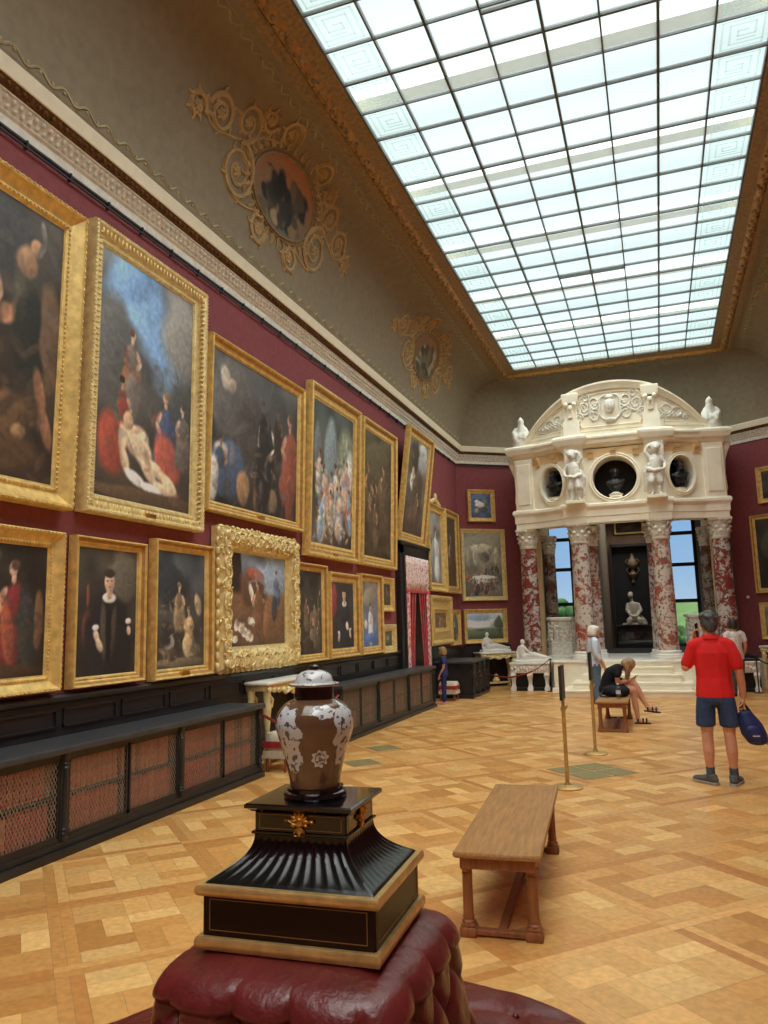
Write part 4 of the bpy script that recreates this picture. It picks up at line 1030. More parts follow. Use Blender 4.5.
def frame_obj(w, h, fw, dep, parent, style, oval=False):
    """moulded frame: outer w x h, moulding width fw, standing dep off the wall (towards -y); origin at the centre"""
    def rectring(ins, y): a, b = w/2-ins, h/2-ins; return [(-a,y,-b),(a,y,-b),(a,y,b),(-a,y,b)]
    if style == 'ornate': prof = [(0,0),(0,-.4),(.06,-.62),(.16,-.8),(.30,-.95),(.45,-1),(.62,-.85),(.80,-.55),(.92,-.42),(1,-.40),(1,-.2)]
    elif style == 'cassetta': prof = [(0,0),(0,-.75),(.05,-.95),(.16,-1),(.24,-.85),(.30,-.62),(.62,-.58),(.70,-.7),(.80,-.72),(.90,-.5),(1,-.42),(1,-.2)]
    else: prof = [(0,0),(0,-.8),(.04,-.95),(.12,-1),(.2,-.96),(.28,-.8),(.50,-.55),(.68,-.45),(.75,-.52),(.85,-.5),(.92,-.38),(1,-.34),(1,-.2)]
    rings = [rectring(i*fw, y*dep) for i, y in prof]
    mb = MB().loft(rings, cap=False)
    gm = M['gilt_pale'] if style in ('ornate','leaf') else M['gilt']
    f = mb.build('frame', gm, parent, 30)
    orn = MB(); o2 = MB(); o3 = MB()
    def along(ins, step, fn):
        a, b = w/2-ins, h/2-ins
        for (x0,z0),(x1,z1) in (((-a,-b),(a,-b)),((a,-b),(a,b)),((a,b),(-a,b)),((-a,b),(-a,-b))):
            L = math.hypot(x1-x0,z1-z0); n = max(2, int(L/step))
            for i in range(n):
                t = (i+.5)/n; fn(x0+(x1-x0)*t, z0+(z1-z0)*t, (x1-x0)/L, (z1-z0)/L, i)
    if style == 'bead':
        along(fw*.8, fw*.22, lambda x,z,dx,dz,i: orn.sphere((x,-dep*.52,z), fw*.07, 6, 4))
        along(fw*.10, fw*.30, lambda x,z,dx,dz,i: o2.sphere((x,-dep*1.0,z), (fw*.045+abs(dx)*fw*.06, fw*.05, fw*.045+abs(dz)*fw*.06), 6, 4))
    elif style == 'leaf':
        def lf(x,z,dx,dz,i):
            orn.sphere((x,-dep*.80,z), (fw*(.07+.13*abs(dz)), fw*.09, fw*(.07+.13*abs(dx))), 6, 4)
        along(fw*.42, fw*.30, lf)
        along(fw*.08, fw*.22, lambda x,z,dx,dz,i: o2.sphere((x,-dep*.96,z), fw*.06, 6, 4)); along(fw*.90, fw*.17, lambda x,z,dx,dz,i: o3.sphere((x,-dep*.42,z), fw*.05, 6, 4))
    elif style == 'ornate':
        rg = random.Random(5)
        def oc(x,z,dx,dz,i):
            k = fw; a = math.atan2(dz,dx)
            for q in range(6):
                t = rg.uniform(-.3,.3)*k; o_ = rg.uniform(-.45,.45)*k
                orn.sphere((x+dx*t-dz*o_, -dep*(1-.5*abs(o_)/k), z+dz*t+dx*o_), (k*rg.uniform(.04,.10), k*.07, k*rg.uniform(.04,.10)), 6, 4)
            pts = spiral(0, 0, k*.22, 1.3, 1 if i%2 else -1, a, 12)
            orn.tube([(x+p[0], -dep*.95, z+p[1]) for p in pts], [k*.06-k*.035*j/12 for j in range(13)], 5)
        along(fw*.42, fw*.42, oc)
        along(fw*.02, fw*.42, lambda x,z,dx,dz,i: orn.sphere((x,-dep*.5,z), (fw*(.10+.10*abs(dx)), fw*.12, fw*(.10+.10*abs(dz))), 7, 5))
        for sx_ in (-1,1):
            for sz_ in (-1,1): orn.sphere((sx_*(w/2-fw*.35), -dep*.9, sz_*(h/2-fw*.35)), (fw*.2,fw*.16,fw*.2), 8, 6)
        for sx_, sz_ in ((0,1),(0,-1),(1,0),(-1,0)): orn.sphere((sx_*(w/2-fw*.3), -dep*.9, sz_*(h/2-fw*.3)), (fw*(.16+.14*abs(sz_)),fw*.14,fw*(.16+.14*abs(sx_))), 8, 6)
    if orn.v: orn.build('frame_ornament' if style == 'ornate' else 'leaf_moulding', gm, f, 180)
    if o2.v: o2.build('outer_beading', gm, f, 180)
    if o3.v: o3.build('inner_beading', gm, f, 180)
    if style != 'ornate' and h > .9:
        a, b = w/2, h/2
        ch = MB().loft([rectring(i*fw, y*dep) for i, y in ((.30,-.805),(.33,-.76),(.48,-.59),(.5,-.56))], cap=False) if style == 'plain' else None
        if ch: ch.build('channel', M['gilt_deep'], f)
    return f
def painting(x, y, z0, rz, w, h, fw, dep, cv, label, cat='painting', style='plain', lean=0., group=None, plate=False, oval=False, standoff=.0, name='framed_painting'):
    """x, y: foot of the picture's centre line on the wall face; z0 its lower edge"""
    so = standoff+.012
    out = (sin(rz), -cos(rz))
    t = thing(name, label, cat, (x+out[0]*so, y+out[1]*so, z0), rz, group, rx=0)
    # the lean goes about the lower edge
    inner = (Matrix.Rotation(rz, 4, 'Z') @ Matrix.Rotation(lean, 4, 'X'))
    t.rotation_euler = inner.to_euler()
    f = frame_obj(w, h, fw, dep, t, style, oval); f.location = (0, 0, h/2)
    c = canvas_obj(cv, w-2*fw+.01, h-2*fw+.01, t, -dep*.30, oval); c.location = (0,0,h/2)
    bk = MB().box(-w/2+.02,w/2-.02,-dep*.24,-.004,.02,h-.02).build('backing_board', M['brown_wall'], t)
    if oval:
        N = 40; a, b = (w-2*fw)/2, (h-2*fw)/2; sp = MB()
        inn = [(a*.94*cos(2*PI*(k+.5)/N), -dep*.38, h/2+b*.94*sin(2*PI*(k+.5)/N)) for k in range(N)]; o_ = []
        for k in range(N):
            q = 2*PI*(k+.5)/N; s_ = min(a*1.02/max(1e-6,abs(cos(q))), b*1.02/max(1e-6,abs(sin(q)))); o_.append((s_*cos(q), -dep*.38, h/2+s_*sin(q)))
        sp.loft([o_, inn], cap=False).build('spandrel', M['gilt'], t)
    if plate: MB().bbox(-.07,.07,-dep*.9-.004,-dep*.6,fw*.22,fw*.22+.045,.004).build('name_plate', M['bronze_gilt'], t)
    return t
LW = PI/2
def onleft(Y0, Y1, Z0, Z1, **k):
    d = k.pop('lean_out', 0.)
    return painting(XL, (Y0+Y1)/2, Z0, LW, Y1-Y0, Z1-Z0, k.pop('fw'), k.pop('dep', .10), lean=math.asin(d/(Z1-Z0)), **k)
rl_, gr_ = 'upper row paintings on the left wall', 'lower row paintings on the left wall'
# upper row
c = Canvas(1.6/2.1, 150, 1, (62,58,54), (46,32,22)); c.ell(.3,.85,.5,.2,(70,70,72)); c.ell(.72,.63,.10,.16,(52,56,40),-20); c.ell(.74,.79,.08,.08,(160,116,80)); c.ell(.80,.86,.05,.04,(176,128,84))
c.limb([(.76,.68),(.66,.58),(.52,.56)],.05,(168,112,76)); c.ell(.78,.52,.13,.22,(34,34,28),10); c.limb([(.84,.40),(.90,.26),(.97,.14)],.04,(142,90,58)); c.ell(.95,.55,.09,.28,(96,70,48),5); c.ell(.62,.22,.22,.12,(104,72,42),10); c.ell(.74,.17,.05,.04,(150,112,70)); c.ell(.60,.10,.25,.10,(86,58,34)); c.fig(.40,.25,.9,(60,44,36)); c.ell(.2,.15,.2,.15,(40,28,20)); c.limb([(.83,.97),(.86,.90),(.82,.84)],.02,(120,112,104))
c.daub(70,.2,1,0,.5,[(96,70,44),(60,46,34),(120,88,56),(40,32,26)],.035,.5,1); c.daub(30,.4,1,.6,1,[(86,82,76),(60,58,56),(110,98,84)],.05,.35,2)
onleft(3.15,4.84,2.48,4.95, fw=.18, dep=.13, lean_out=.05, cv=c, style='bead', group=rl_, label='large dark brown painting of figures, cut off by the left picture edge, upper row')
c = Canvas(1.4/2.2, 190, 2, (96,104,112), (60,46,34), .3)
c.ell(.50,.80,.22,.52,(118,168,228),38,.5); c.ell(.30,.93,.30,.14,(112,162,226),30,.6); c.ell(.88,.80,.22,.34,(138,134,126),0,.6); c.ell(.12,.62,.18,.30,(92,92,90),0,.6); c.ell(.90,.42,.16,.22,(58,62,60),0,.5)
c.fig(.32,.40,.52,(150,86,56),(206,166,134),1,(96,60,36),(120,104,92)); c.fig(.24,.20,.50,(70,84,66),(180,130,96),1,(40,28,20),(156,58,44)); c.ell(.14,.22,.14,.20,(164,62,44),10); c.fig(.70,.14,.62,(50,66,108),(202,150,118),-1,(140,104,70),(60,78,124)); c.ell(.72,.22,.13,.20,(176,76,58),25); c.fig(.90,.20,.48,(96,86,78),(190,160,140),-1)
c.limb([(.30,.30),(.42,.22),(.52,.20)],.075,(222,190,148)); c.ell(.40,.26,.12,.09,(226,198,158),-35); c.ell(.30,.335,.05,.06,(196,156,118)); c.limb([(.52,.18),(.68,.14),(.82,.075)],.045,(224,194,152)); c.limb([(.46,.17),(.60,.10),(.78,.06)],.04,(216,184,144)); c.limb([(.24,.30),(.26,.20),(.30,.13)],.04,(218,186,146)); c.limb([(.30,.12),(.48,.08),(.66,.055)],.04,(224,220,208)); c.ell(.5,.03,.6,.05,(84,62,42))
c.daub(60,.05,.95,.35,.62,[(84,82,78),(70,68,62),(110,104,96),(60,52,46)],.04,.4,3); c.daub(34,.05,.95,.02,.4,[(120,72,50),(70,56,44),(160,120,90),(60,66,84),(150,70,54)],.03,.45,4)
onleft(4.98,6.71,2.5,5.05, fw=.17, dep=.12, lean_out=.03, cv=c, style='leaf', plate=True, group=rl_, label='large gilt framed painting of draped figures under a bright blue sky')
c = Canvas(2.06/1.7, 130, 3, (74,74,76), (30,26,24), .3); c.ell(.20,.72,.28,.22,(88,84,80)); c.ell(.13,.84,.05,.07,(196,180,160),30); c.ell(.20,.80,.04,.05,(176,150,128)); c.ell(.45,.45,.2,.3,(56,50,46)); c.ell(.60,.45,.12,.22,(30,28,28)); c.limb([(.52,.66),(.50,.48),(.64,.42)],.012,(206,200,190)); c.limb([(.66,.62),(.70,.50),(.62,.42)],.011,(196,190,180))
c.fig(.56,.42,.34,(26,24,24),(70,52,42)); c.fig(.74,.42,.34,(40,30,26),(90,60,46)); c.ell(.18,.24,.18,.16,(62,82,112),-15); c.ell(.10,.35,.06,.05,(190,180,168)); c.fig(.10,.05,.35,(54,70,96),(150,104,78)); c.ell(.34,.14,.07,.09,(150,108,66)); c.ell(.03,.15,.05,.14,(196,192,182)); c.fig(.90,.10,.62,(132,60,42),(176,120,92),-1); c.ell(.90,.22,.06,.24,(128,54,38)); c.fig(.50,.02,.28,(110,70,44)); c.ell(.68,.10,.06,.07,(120,96,72)); c.ell(.56,.25,.1,.2,(28,26,26))
c.daub(90,.02,.98,.02,.45,[(120,96,72),(60,52,48),(160,130,104),(70,84,104),(96,60,46)],.022,.5,5); c.daub(40,.0,.9,.5,1,[(92,90,88),(66,64,66),(110,100,92)],.05,.3,6)
onleft(6.8,9.1,2.75,4.68, fw=.12, dep=.11, lean_out=.05, cv=c, style='plain', plate=True, group=rl_, label='wide dark painting with a blue robe at left and red robe at right')
c = Canvas(1.45/2.0, 110, 4, (56,68,64), (70,56,44), .4); c.ell(.45,.62,.16,.42,(110,126,134),0,.3); c.ell(.12,.65,.08,.30,(92,98,102),0,.3); c.ell(.85,.70,.22,.30,(112,120,92),10,.5); c.ell(.88,.50,.10,.30,(196,198,186),-12,.5); crowd(c, 12, .03, .34, .42, .6, [(190,170,146),(176,92,74),(120,148,178),(214,204,184),(150,116,80),(92,110,88),(206,150,120)], 4)
c.daub(150,.04,.96,.03,.55,[(206,180,150),(170,90,70),(130,156,182),(216,206,188),(110,120,90),(150,110,80),(70,64,56)],.03,.7,7); c.daub(40,.6,1,.35,.9,[(206,208,196),(160,168,150),(120,128,110)],.035,.6,8)
onleft(9.22,11.08,2.46,4.87, fw=.2, dep=.12, lean_out=.09, cv=c, style='plain', plate=True, group=rl_, label='tall painting of a bright crowd of figures below grey blue columns')
c = Canvas(1.3/2.0, 90, 5, (66,56,38), (64,46,28), .35); c.ell(.5,.8,.4,.25,(78,70,44)); c.ell(.6,.55,.12,.2,(92,66,40)); crowd(c, 6, .08, .36, .55, .75, [(84,60,38),(72,52,34),(96,72,46),(64,48,34)], 5)
c.daub(90,.04,.96,.05,.9,[(96,72,46),(72,56,36),(112,90,60),(84,78,50)],.05,.45,9)
onleft(11.23,12.91,2.46,4.87, fw=.17, dep=.11, lean_out=.08, cv=c, style='plain', group=rl_, label='tall brown painting of dim figures, right of the bright crowd')
c = Canvas(1.25/1.8, 80, 6, (92,98,98), (70,52,38), .3); c.ell(.75,.85,.3,.2,(168,172,168),-30); c.ell(.30,.80,.25,.25,(58,50,40),30); c.ell(.35,.55,.14,.16,(206,200,190)); c.ell(.33,.66,.06,.08,(190,160,130)); c.ell(.6,.5,.25,.3,(72,56,42)); c.ell(.5,.2,.35,.15,(84,62,42)); c.fig(.6,.15,.5,(98,72,50))
c.daub(60,.04,.96,.05,.9,[(110,84,60),(80,66,50),(140,120,96),(90,90,86)],.05,.4,10)
onleft(13.12,14.73,3.03,5.18, fw=.18, dep=.11, lean_out=.27, standoff=.01, cv=c, style='plain', group=rl_, label='painting tilting far out from the wall above the black curtained doorway')
# lower row
c = Canvas(1.2/1.0, 110, 11, (36,32,26), (44,32,22), .3); c.ell(.4,.55,.3,.3,(48,40,30)); c.ell(.55,.90,.06,.05,(80,84,60)); c.fig(.72,.07,.70,(34,44,48),(212,160,126),-1,(90,60,40),(120,34,36)); c.ell(.68,.36,.05,.20,(158,70,44),8); c.limb([(.60,.44),(.50,.40),(.46,.36)],.04,(140,36,44)); c.ell(.84,.34,.08,.30,(40,48,46),6); c.ell(.48,.14,.10,.05,(214,176,146)); c.ell(.45,.60,.05,.07,(196,150,84)); c.ell(.94,.42,.04,.18,(104,70,44)); c.ell(.5,.05,.5,.05,(70,46,28)); c.fig(.25,.10,.6,(60,52,44))
c.daub(40,.3,1,.05,.9,[(60,48,38),(80,62,44),(50,44,36)],.04,.4,11); c.daub(20,.6,.85,.2,.6,[(170,80,52),(140,50,46),(60,70,66)],.02,.5,12)
onleft(3.42,4.8,1.08,2.3, fw=.13, dep=.10, cv=c, style='bead', group=gr_, label='dark painting of a woman in red and green, cut by the left picture edge')
c = Canvas(.74/1.05, 120, 12, (62,58,48), (40,32,28), .25); c.ell(.75,.8,.25,.3,(92,86,72)); c.ell(.20,.34,.10,.24,(112,50,40)); c.ell(.17,.62,.025,.12,(120,66,48)); c.half(.52,.0,1.32,(28,27,29),hands=False); c.ell(.44,.34,.05,.30,(70,60,48),3,.5); c.ell(.60,.34,.045,.28,(62,54,44),-4,.5); c.ell(.52,.32,.045,.32,(22,21,23),0,.4); c.limb([(.30,.34),(.34,.28),(.40,.20)],.045,(206,176,146)); c.ell(.31,.375,.055,.035,(228,226,218)); c.ell(.86,.42,.05,.035,(228,226,218)); c.limb([(.86,.37),(.88,.32)],.035,(200,170,142))
onleft(4.93,5.84,1.08,2.3, fw=.085, dep=.09, cv=c, group=gr_, label='portrait of a man in black robe with white collar in a plain gilt frame')
c = Canvas(.8/1.1, 110, 13, (58,66,74), (58,50,40), .35); c.ell(.3,.7,.3,.25,(40,46,52)); c.fig(.45,.30,.62,(156,132,92),(204,168,120),1,(130,100,60),(120,98,70)); c.fig(.66,.10,.62,(168,128,66),(206,170,124),-1,(90,66,40),(196,168,120)); c.ell(.25,.22,.10,.09,(180,170,156)); c.ell(.17,.30,.12,.16,(44,42,42)); c.ell(.85,.55,.07,.14,(176,150,112),20); c.ell(.8,.14,.12,.08,(96,84,64)); c.ell(.5,.05,.5,.05,(108,94,70)); c.ell(.3,.12,.12,.08,(70,56,48))
c.daub(70,.08,.92,.05,.65,[(176,140,84),(120,96,64),(70,60,50),(190,160,116),(60,64,68)],.03,.55,13)
onleft(5.96,6.95,1.06,2.37, fw=.1, dep=.10, cv=c, plate=True, group=gr_, label='dark painting of golden robed figures between the man in black and the ornate frame')
c = Canvas(1.36/1.15, 130, 14, (112,140,172), (86,56,36), .3); c.ell(.10,.5,.13,.8,(44,30,24),0,.15,.05); c.ell(.5,.30,.6,.3,(104,70,44)); c.ell(.8,.35,.35,.25,(120,82,50)); c.ell(.75,.75,.3,.15,(132,158,186)); c.ell(.42,.62,.22,.20,(92,58,38),-20); c.ell(.45,.78,.16,.06,(168,72,44),-10); c.limb([(.36,.66),(.42,.50),(.54,.52)],.035,(220,206,186)); c.limb([(.40,.50),(.48,.46),(.60,.49)],.03,(226,214,196)); c.fig(.50,.10,.55,(118,76,46),(190,136,100),-1); c.ell(.66,.25,.07,.2,(136,88,52)); c.fig(.84,.44,.36,(52,76,116),(150,110,84),1); c.ell(.80,.42,.05,.12,(44,52,66))
for q in range(14): c.ell(.12+.30*((q*37)%100)/100, .08+.20*((q*61)%100)/100, .045, .035, (232,224,206), q*40)
c.daub(60,.15,.98,.04,.5,[(120,80,50),(92,62,42),(150,104,66),(80,58,44)],.035,.5,14); c.daub(25,.4,1,.6,1,[(140,164,188),(160,170,176),(104,130,164)],.05,.4,15)
onleft(7.02,8.88,1.06,2.61, fw=.26, dep=.16, cv=c, style='ornate', group=gr_, label='painting with blue sky in a heavily carved ornate gilt frame')
c = Canvas(.8/1.1, 90, 15, (48,44,38), (50,40,30), .35); crowd(c, 7, .05, .40, .5, .7, [(74,60,44),(96,80,58),(58,50,42),(120,100,76),(84,70,58)], 15)
c.daub(90,.06,.94,.05,.7,[(110,88,64),(74,62,48),(140,112,80),(60,52,44)],.035,.55,16)
onleft(8.9,9.88,1.05,2.35, fw=.1, dep=.10, cv=c, group=gr_, label='dark brown painting of small figures directly right of the ornate carved frame')
c = Canvas(.85/.95, 80, 16, (52,50,48), (38,34,34), .2); c.ell(.12,.72,.14,.30,(150,48,56),-10); c.half(.58,.0,1.15,(38,37,40),(206,166,134),(224,220,214)); c.ell(.06,.3,.1,.2,(90,40,40)); c.ell(.70,.33,.06,.08,(216,196,176),30)
onleft(9.97,11.1,1.05,2.28, fw=.14, dep=.10, cv=c, group=gr_, label='portrait of a dark dressed sitter beside a crimson curtain')
c = Canvas(.78/1.05, 80, 17, (120,112,98), (70,96,156), .2); c.ell(.5,.75,.4,.2,(136,126,108)); c.ell(.5,.1,.6,.12,(64,96,160)); c.fig(.52,.06,.85,(208,212,214),(210,172,140),1,(60,44,36),(196,202,208)); c.ell(.55,.14,.28,.10,(72,106,172)); c.ell(.25,.35,.1,.09,(214,196,176))
onleft(11.18,12.17,1.05,2.32, fw=.12, dep=.10, cv=c, group=gr_, label='painting of a figure in white above bright blue drapery')
c = Canvas(.4/.4, 40, 18, (70,60,44), (60,48,34)); c.fig(.5,.1,.8,(86,62,44))
onleft(12.22,12.82,1.73,2.31, fw=.11, dep=.08, cv=c, group=gr_, label='small brown picture left of the black doorway, upper of a pair')
c = Canvas(.4/.3, 40, 19, (70,74,58), (58,62,48)); c.ell(.5,.5,.3,.2,(84,92,72)); c.ell(.5,.5,.12,.1,(140,136,104))
onleft(12.22,12.86,1.03,1.51, fw=.12, dep=.08, cv=c, style='leaf', group=gr_, label='small greenish picture in a carved pale frame, lower of the pair left of the doorway')
c = Canvas(.95/1.5, 60, 20, (120,120,112), (110,104,96), .3); c.fig(.55,.04,1.25,(176,188,194),(212,176,148),1,(70,52,40),(200,206,206)); c.ell(.3,.4,.14,.3,(130,136,130))
t = onleft(15.05,16.35,2.17,4.02, fw=.18, dep=.11, cv=c, style='bead', label='tall painting of a pale blue dressed figure with a carved crest on its frame')
cr_ = MB()
for k in range(-4,5): cr_.sphere((k*.08,-.06,1.87+.10*(1-abs(k)/4.5)), (.06,.04,.05), 8, 6)
cr_.sphere((0,-.07,2.02),(.07,.04,.09),8,6); cr_.build('crest', M['gilt_pale'], t, 180)
c = Canvas(.85/1.5, 60, 21, (70,56,40), (64,44,30), .3); c.fig(.5,.05,1.35,(92,58,38),(190,140,104),-1); c.ell(.5,.3,.2,.3,(84,52,34))
onleft(16.42,17.6,2.17,4.05, fw=.16, dep=.11, cv=c, style='plain', label='tall brown painting of a standing figure in the corner by the canted wall')
c = Canvas(.9/.55, 50, 22, (120,90,58), (110,80,50), .25); c.fig(.5,.05,.55,(150,108,72),(206,160,118))
onleft(15.02,16.7,1.05,2.08, fw=.36, dep=.12, cv=c, style='cassetta', label='small brown figure picture in a very broad gilt frame')
c = Canvas(.5/.6, 50, 23, (96,96,88), (90,84,74), .2); c.half(.5,.0,1.0,(70,72,72),(200,170,140),(210,206,198))
onleft(16.75,17.5,1.0,1.8, fw=.09, dep=.09, cv=c, oval=True, label='small oval portrait in a square gilt frame in the corner')
# canted walls
AC = math.atan2(.93, 1.27)
def oncant(side, s0, s1, z0, z1, **k):
    sm = (s0+s1)/2
    x, y = (XL+dL[0]*sm, YE+dL[1]*sm) if side < 0 else (XR-dL[0]*sm, YE+dL[1]*sm)
    return painting(x, y, z0, AC if side < 0 else -AC, s1-s0, z1-z0, k.pop('fw'), k.pop('dep', .08), **k)
c = Canvas(.55/.6, 60, 24, (72,96,138), (60,82,120), .25); c.ell(.45,.55,.25,.14,(214,206,190),-15); c.ell(.3,.68,.1,.08,(220,214,200)); c.ell(.65,.35,.2,.12,(72,70,66)); c.ell(.75,.6,.1,.14,(88,104,92)); c.ell(.3,.3,.1,.1,(150,140,124))
oncant(-1,.26,.98,3.92,4.71, fw=.10, cv=c, label='small square blue picture, topmost on the left canted wall')
c = Canvas(.98/1.55, 110, 25, (150,146,124), (96,86,72), .25); c.ell(.5,.75,.35,.12,(186,180,154)); c.ell(.30,.62,.07,.22,(166,160,136),0,.2,.05); c.ell(.86,.62,.06,.25,(172,168,142),0,.2,.05); c.ell(.12,.62,.06,.25,(150,142,118),0,.2,.05); c.ell(.55,.62,.12,.14,(86,84,72)); crowd(c, 12, .12, .36, .22, .30, [(60,60,62),(90,86,80),(120,60,44),(140,130,112),(70,76,84)], 25); c.ell(.5,.30,.30,.055,(244,240,226)); c.ell(.42,.23,.22,.05,(206,200,186)); crowd(c, 7, .02, .12, .24, .32, [(54,52,52),(86,80,74),(150,84,50),(66,62,60)], 26); c.ell(.10,.30,.08,.06,(178,84,52))
c.daub(110,.06,.94,.03,.42,[(70,68,66),(110,100,88),(150,130,104),(130,70,50),(60,60,62),(180,170,150)],.022,.65,17); c.daub(40,.05,.95,.5,1,[(150,144,122),(120,114,96),(100,96,82)],.05,.5,18)
oncant(-1,.03,1.2,2.01,3.74, fw=.10, cv=c, style='leaf', label='gilt framed banquet scene around a white table under columns, left canted wall')
c = Canvas(.95/.62, 90, 27, (206,220,234), (100,112,78), .12); c.ell(.4,.68,.4,.16,(248,248,244),5,.5); c.ell(.3,.85,.4,.12,(150,172,198),0,.6); c.ell(.5,.26,.7,.10,(92,104,72)); c.ell(.88,.58,.13,.18,(72,84,60)); c.ell(.35,.36,.12,.02,(70,76,62)); c.ell(.5,.40,.5,.02,(110,120,112)); c.ell(.9,.30,.02,.12,(70,58,46)); c.ell(.5,.05,.6,.08,(70,74,50))
oncant(-1,.04,1.16,1.0,1.81, fw=.10, cv=c, label='landscape with cloudy sky and meadow, lowest on the left canted wall')
c = Canvas(.55/.6, 50, 28, (62,58,52), (48,42,36), .3); c.ell(.5,.5,.2,.2,(120,116,108)); c.ell(.6,.3,.2,.1,(84,78,70))
oncant(1,.26,.98,3.92,4.72, fw=.10, cv=c, label='small dark picture, topmost on the right canted wall')
c = Canvas(.98/1.5, 70, 29, (46,42,34), (36,32,24), .3); c.ell(.3,.6,.2,.3,(58,60,44)); c.fig(.6,.1,.8,(60,50,40))
oncant(1,.03,1.22,1.98,3.68, fw=.10, cv=c, label='large dark painting cut off by the right picture edge, right canted wall')
c = Canvas(.95/.62, 50, 30, (120,110,92), (92,84,70), .2); c.ell(.2,.5,.1,.2,(196,186,166)); c.ell(.5,.4,.2,.2,(140,120,96))
oncant(1,.04,1.18,.98,1.77, fw=.09, cv=c, label='small picture with a pale figure, lowest on the right canted wall')
# picture beyond the portico
c = Canvas(.6/.3, 40, 31, (64,50,40), (50,38,30)); c.ell(.5,.5,.2,.08,(90,70,52))
painting(-.70, 24.2, 4.02, 0, .84, .40, .05, .06, c, 'small dark framed picture high on the brown wall beyond the portico', style='plain')
# white sensor on the right canted wall
sm = 1.45
tag(MB().sphere((XR-dL[0]*sm-.59*.02, YE+dL[1]*sm-.81*.02, 1.9), .035, 12, 8).build('wall_sensor', M['white_marble'], smooth=180), 'small round white sensor on the right canted wall', 'sensor')
# ------------------------------------------------------------------ black wainscot, bookcases
wn = MB().bbox(XL, XL+.035, YB, 13.12, 0, 1.0, .004).sweep([(0,.98),(.05,.98),(.07,1.0),(.075,1.03),(.06,1.05),(0,1.05)], [(XL,YB),(XL,13.12)], side=-1)
y = -2.
while y < 12.6:
    for a, b, z0, z1 in ((y,y+.62,.80,.815),(y,y+.62,.925,.94)): wn.box(XL+.03, XL+.05, a, b, z0, z1)
    wn.box(XL+.03, XL+.05, y, y+.015, .80, .94); wn.box(XL+.03, XL+.05, y+.605, y+.62, .80, .94)
    y += .69
struct('baseboard_left', wn, M['black'], 'black panelled wainscot along the left wall', 'wainscot')
struct('baseboard_left_end', MB().bbox(XL, XL+.035, 14.98, YE-.02, 0, .95, .004), M['black'], 'black wainscot in the left corner beyond the doorway', 'wainscot')
def cantw(side, s0, s1, z1, m, nm, lab):
    def P(s, o): return (XL+dL[0]*s+.591*o, YE+dL[1]*s-.807*o) if side < 0 else (XR-dL[0]*s-.591*o, YE+dL[1]*s-.807*o)
    mb = MB().prism([P(s0,0), P(s0,.04), P(s1,.04), P(s1,0)], 0, z1)
    return struct(nm, mb, m, lab, 'wainscot')
cantw(-1, .02, 1.25, .96, M['black'], 'baseboard_cant_left', 'black wainscot below the landscape on the left canted wall')
cantw(-1, 1.25, 1.7, .58, M['pale_plaster'], 'trim_6', 'white plinth at the foot of the left canted wall')
cantw(1, .02, 1.1, .96, M['black'], 'baseboard_cant_right', 'black wainscot on the right canted wall')
cantw(1, 1.1, 1.7, .58, M['pale_plaster'], 'trim_7', 'white plinth at the foot of the right canted wall')

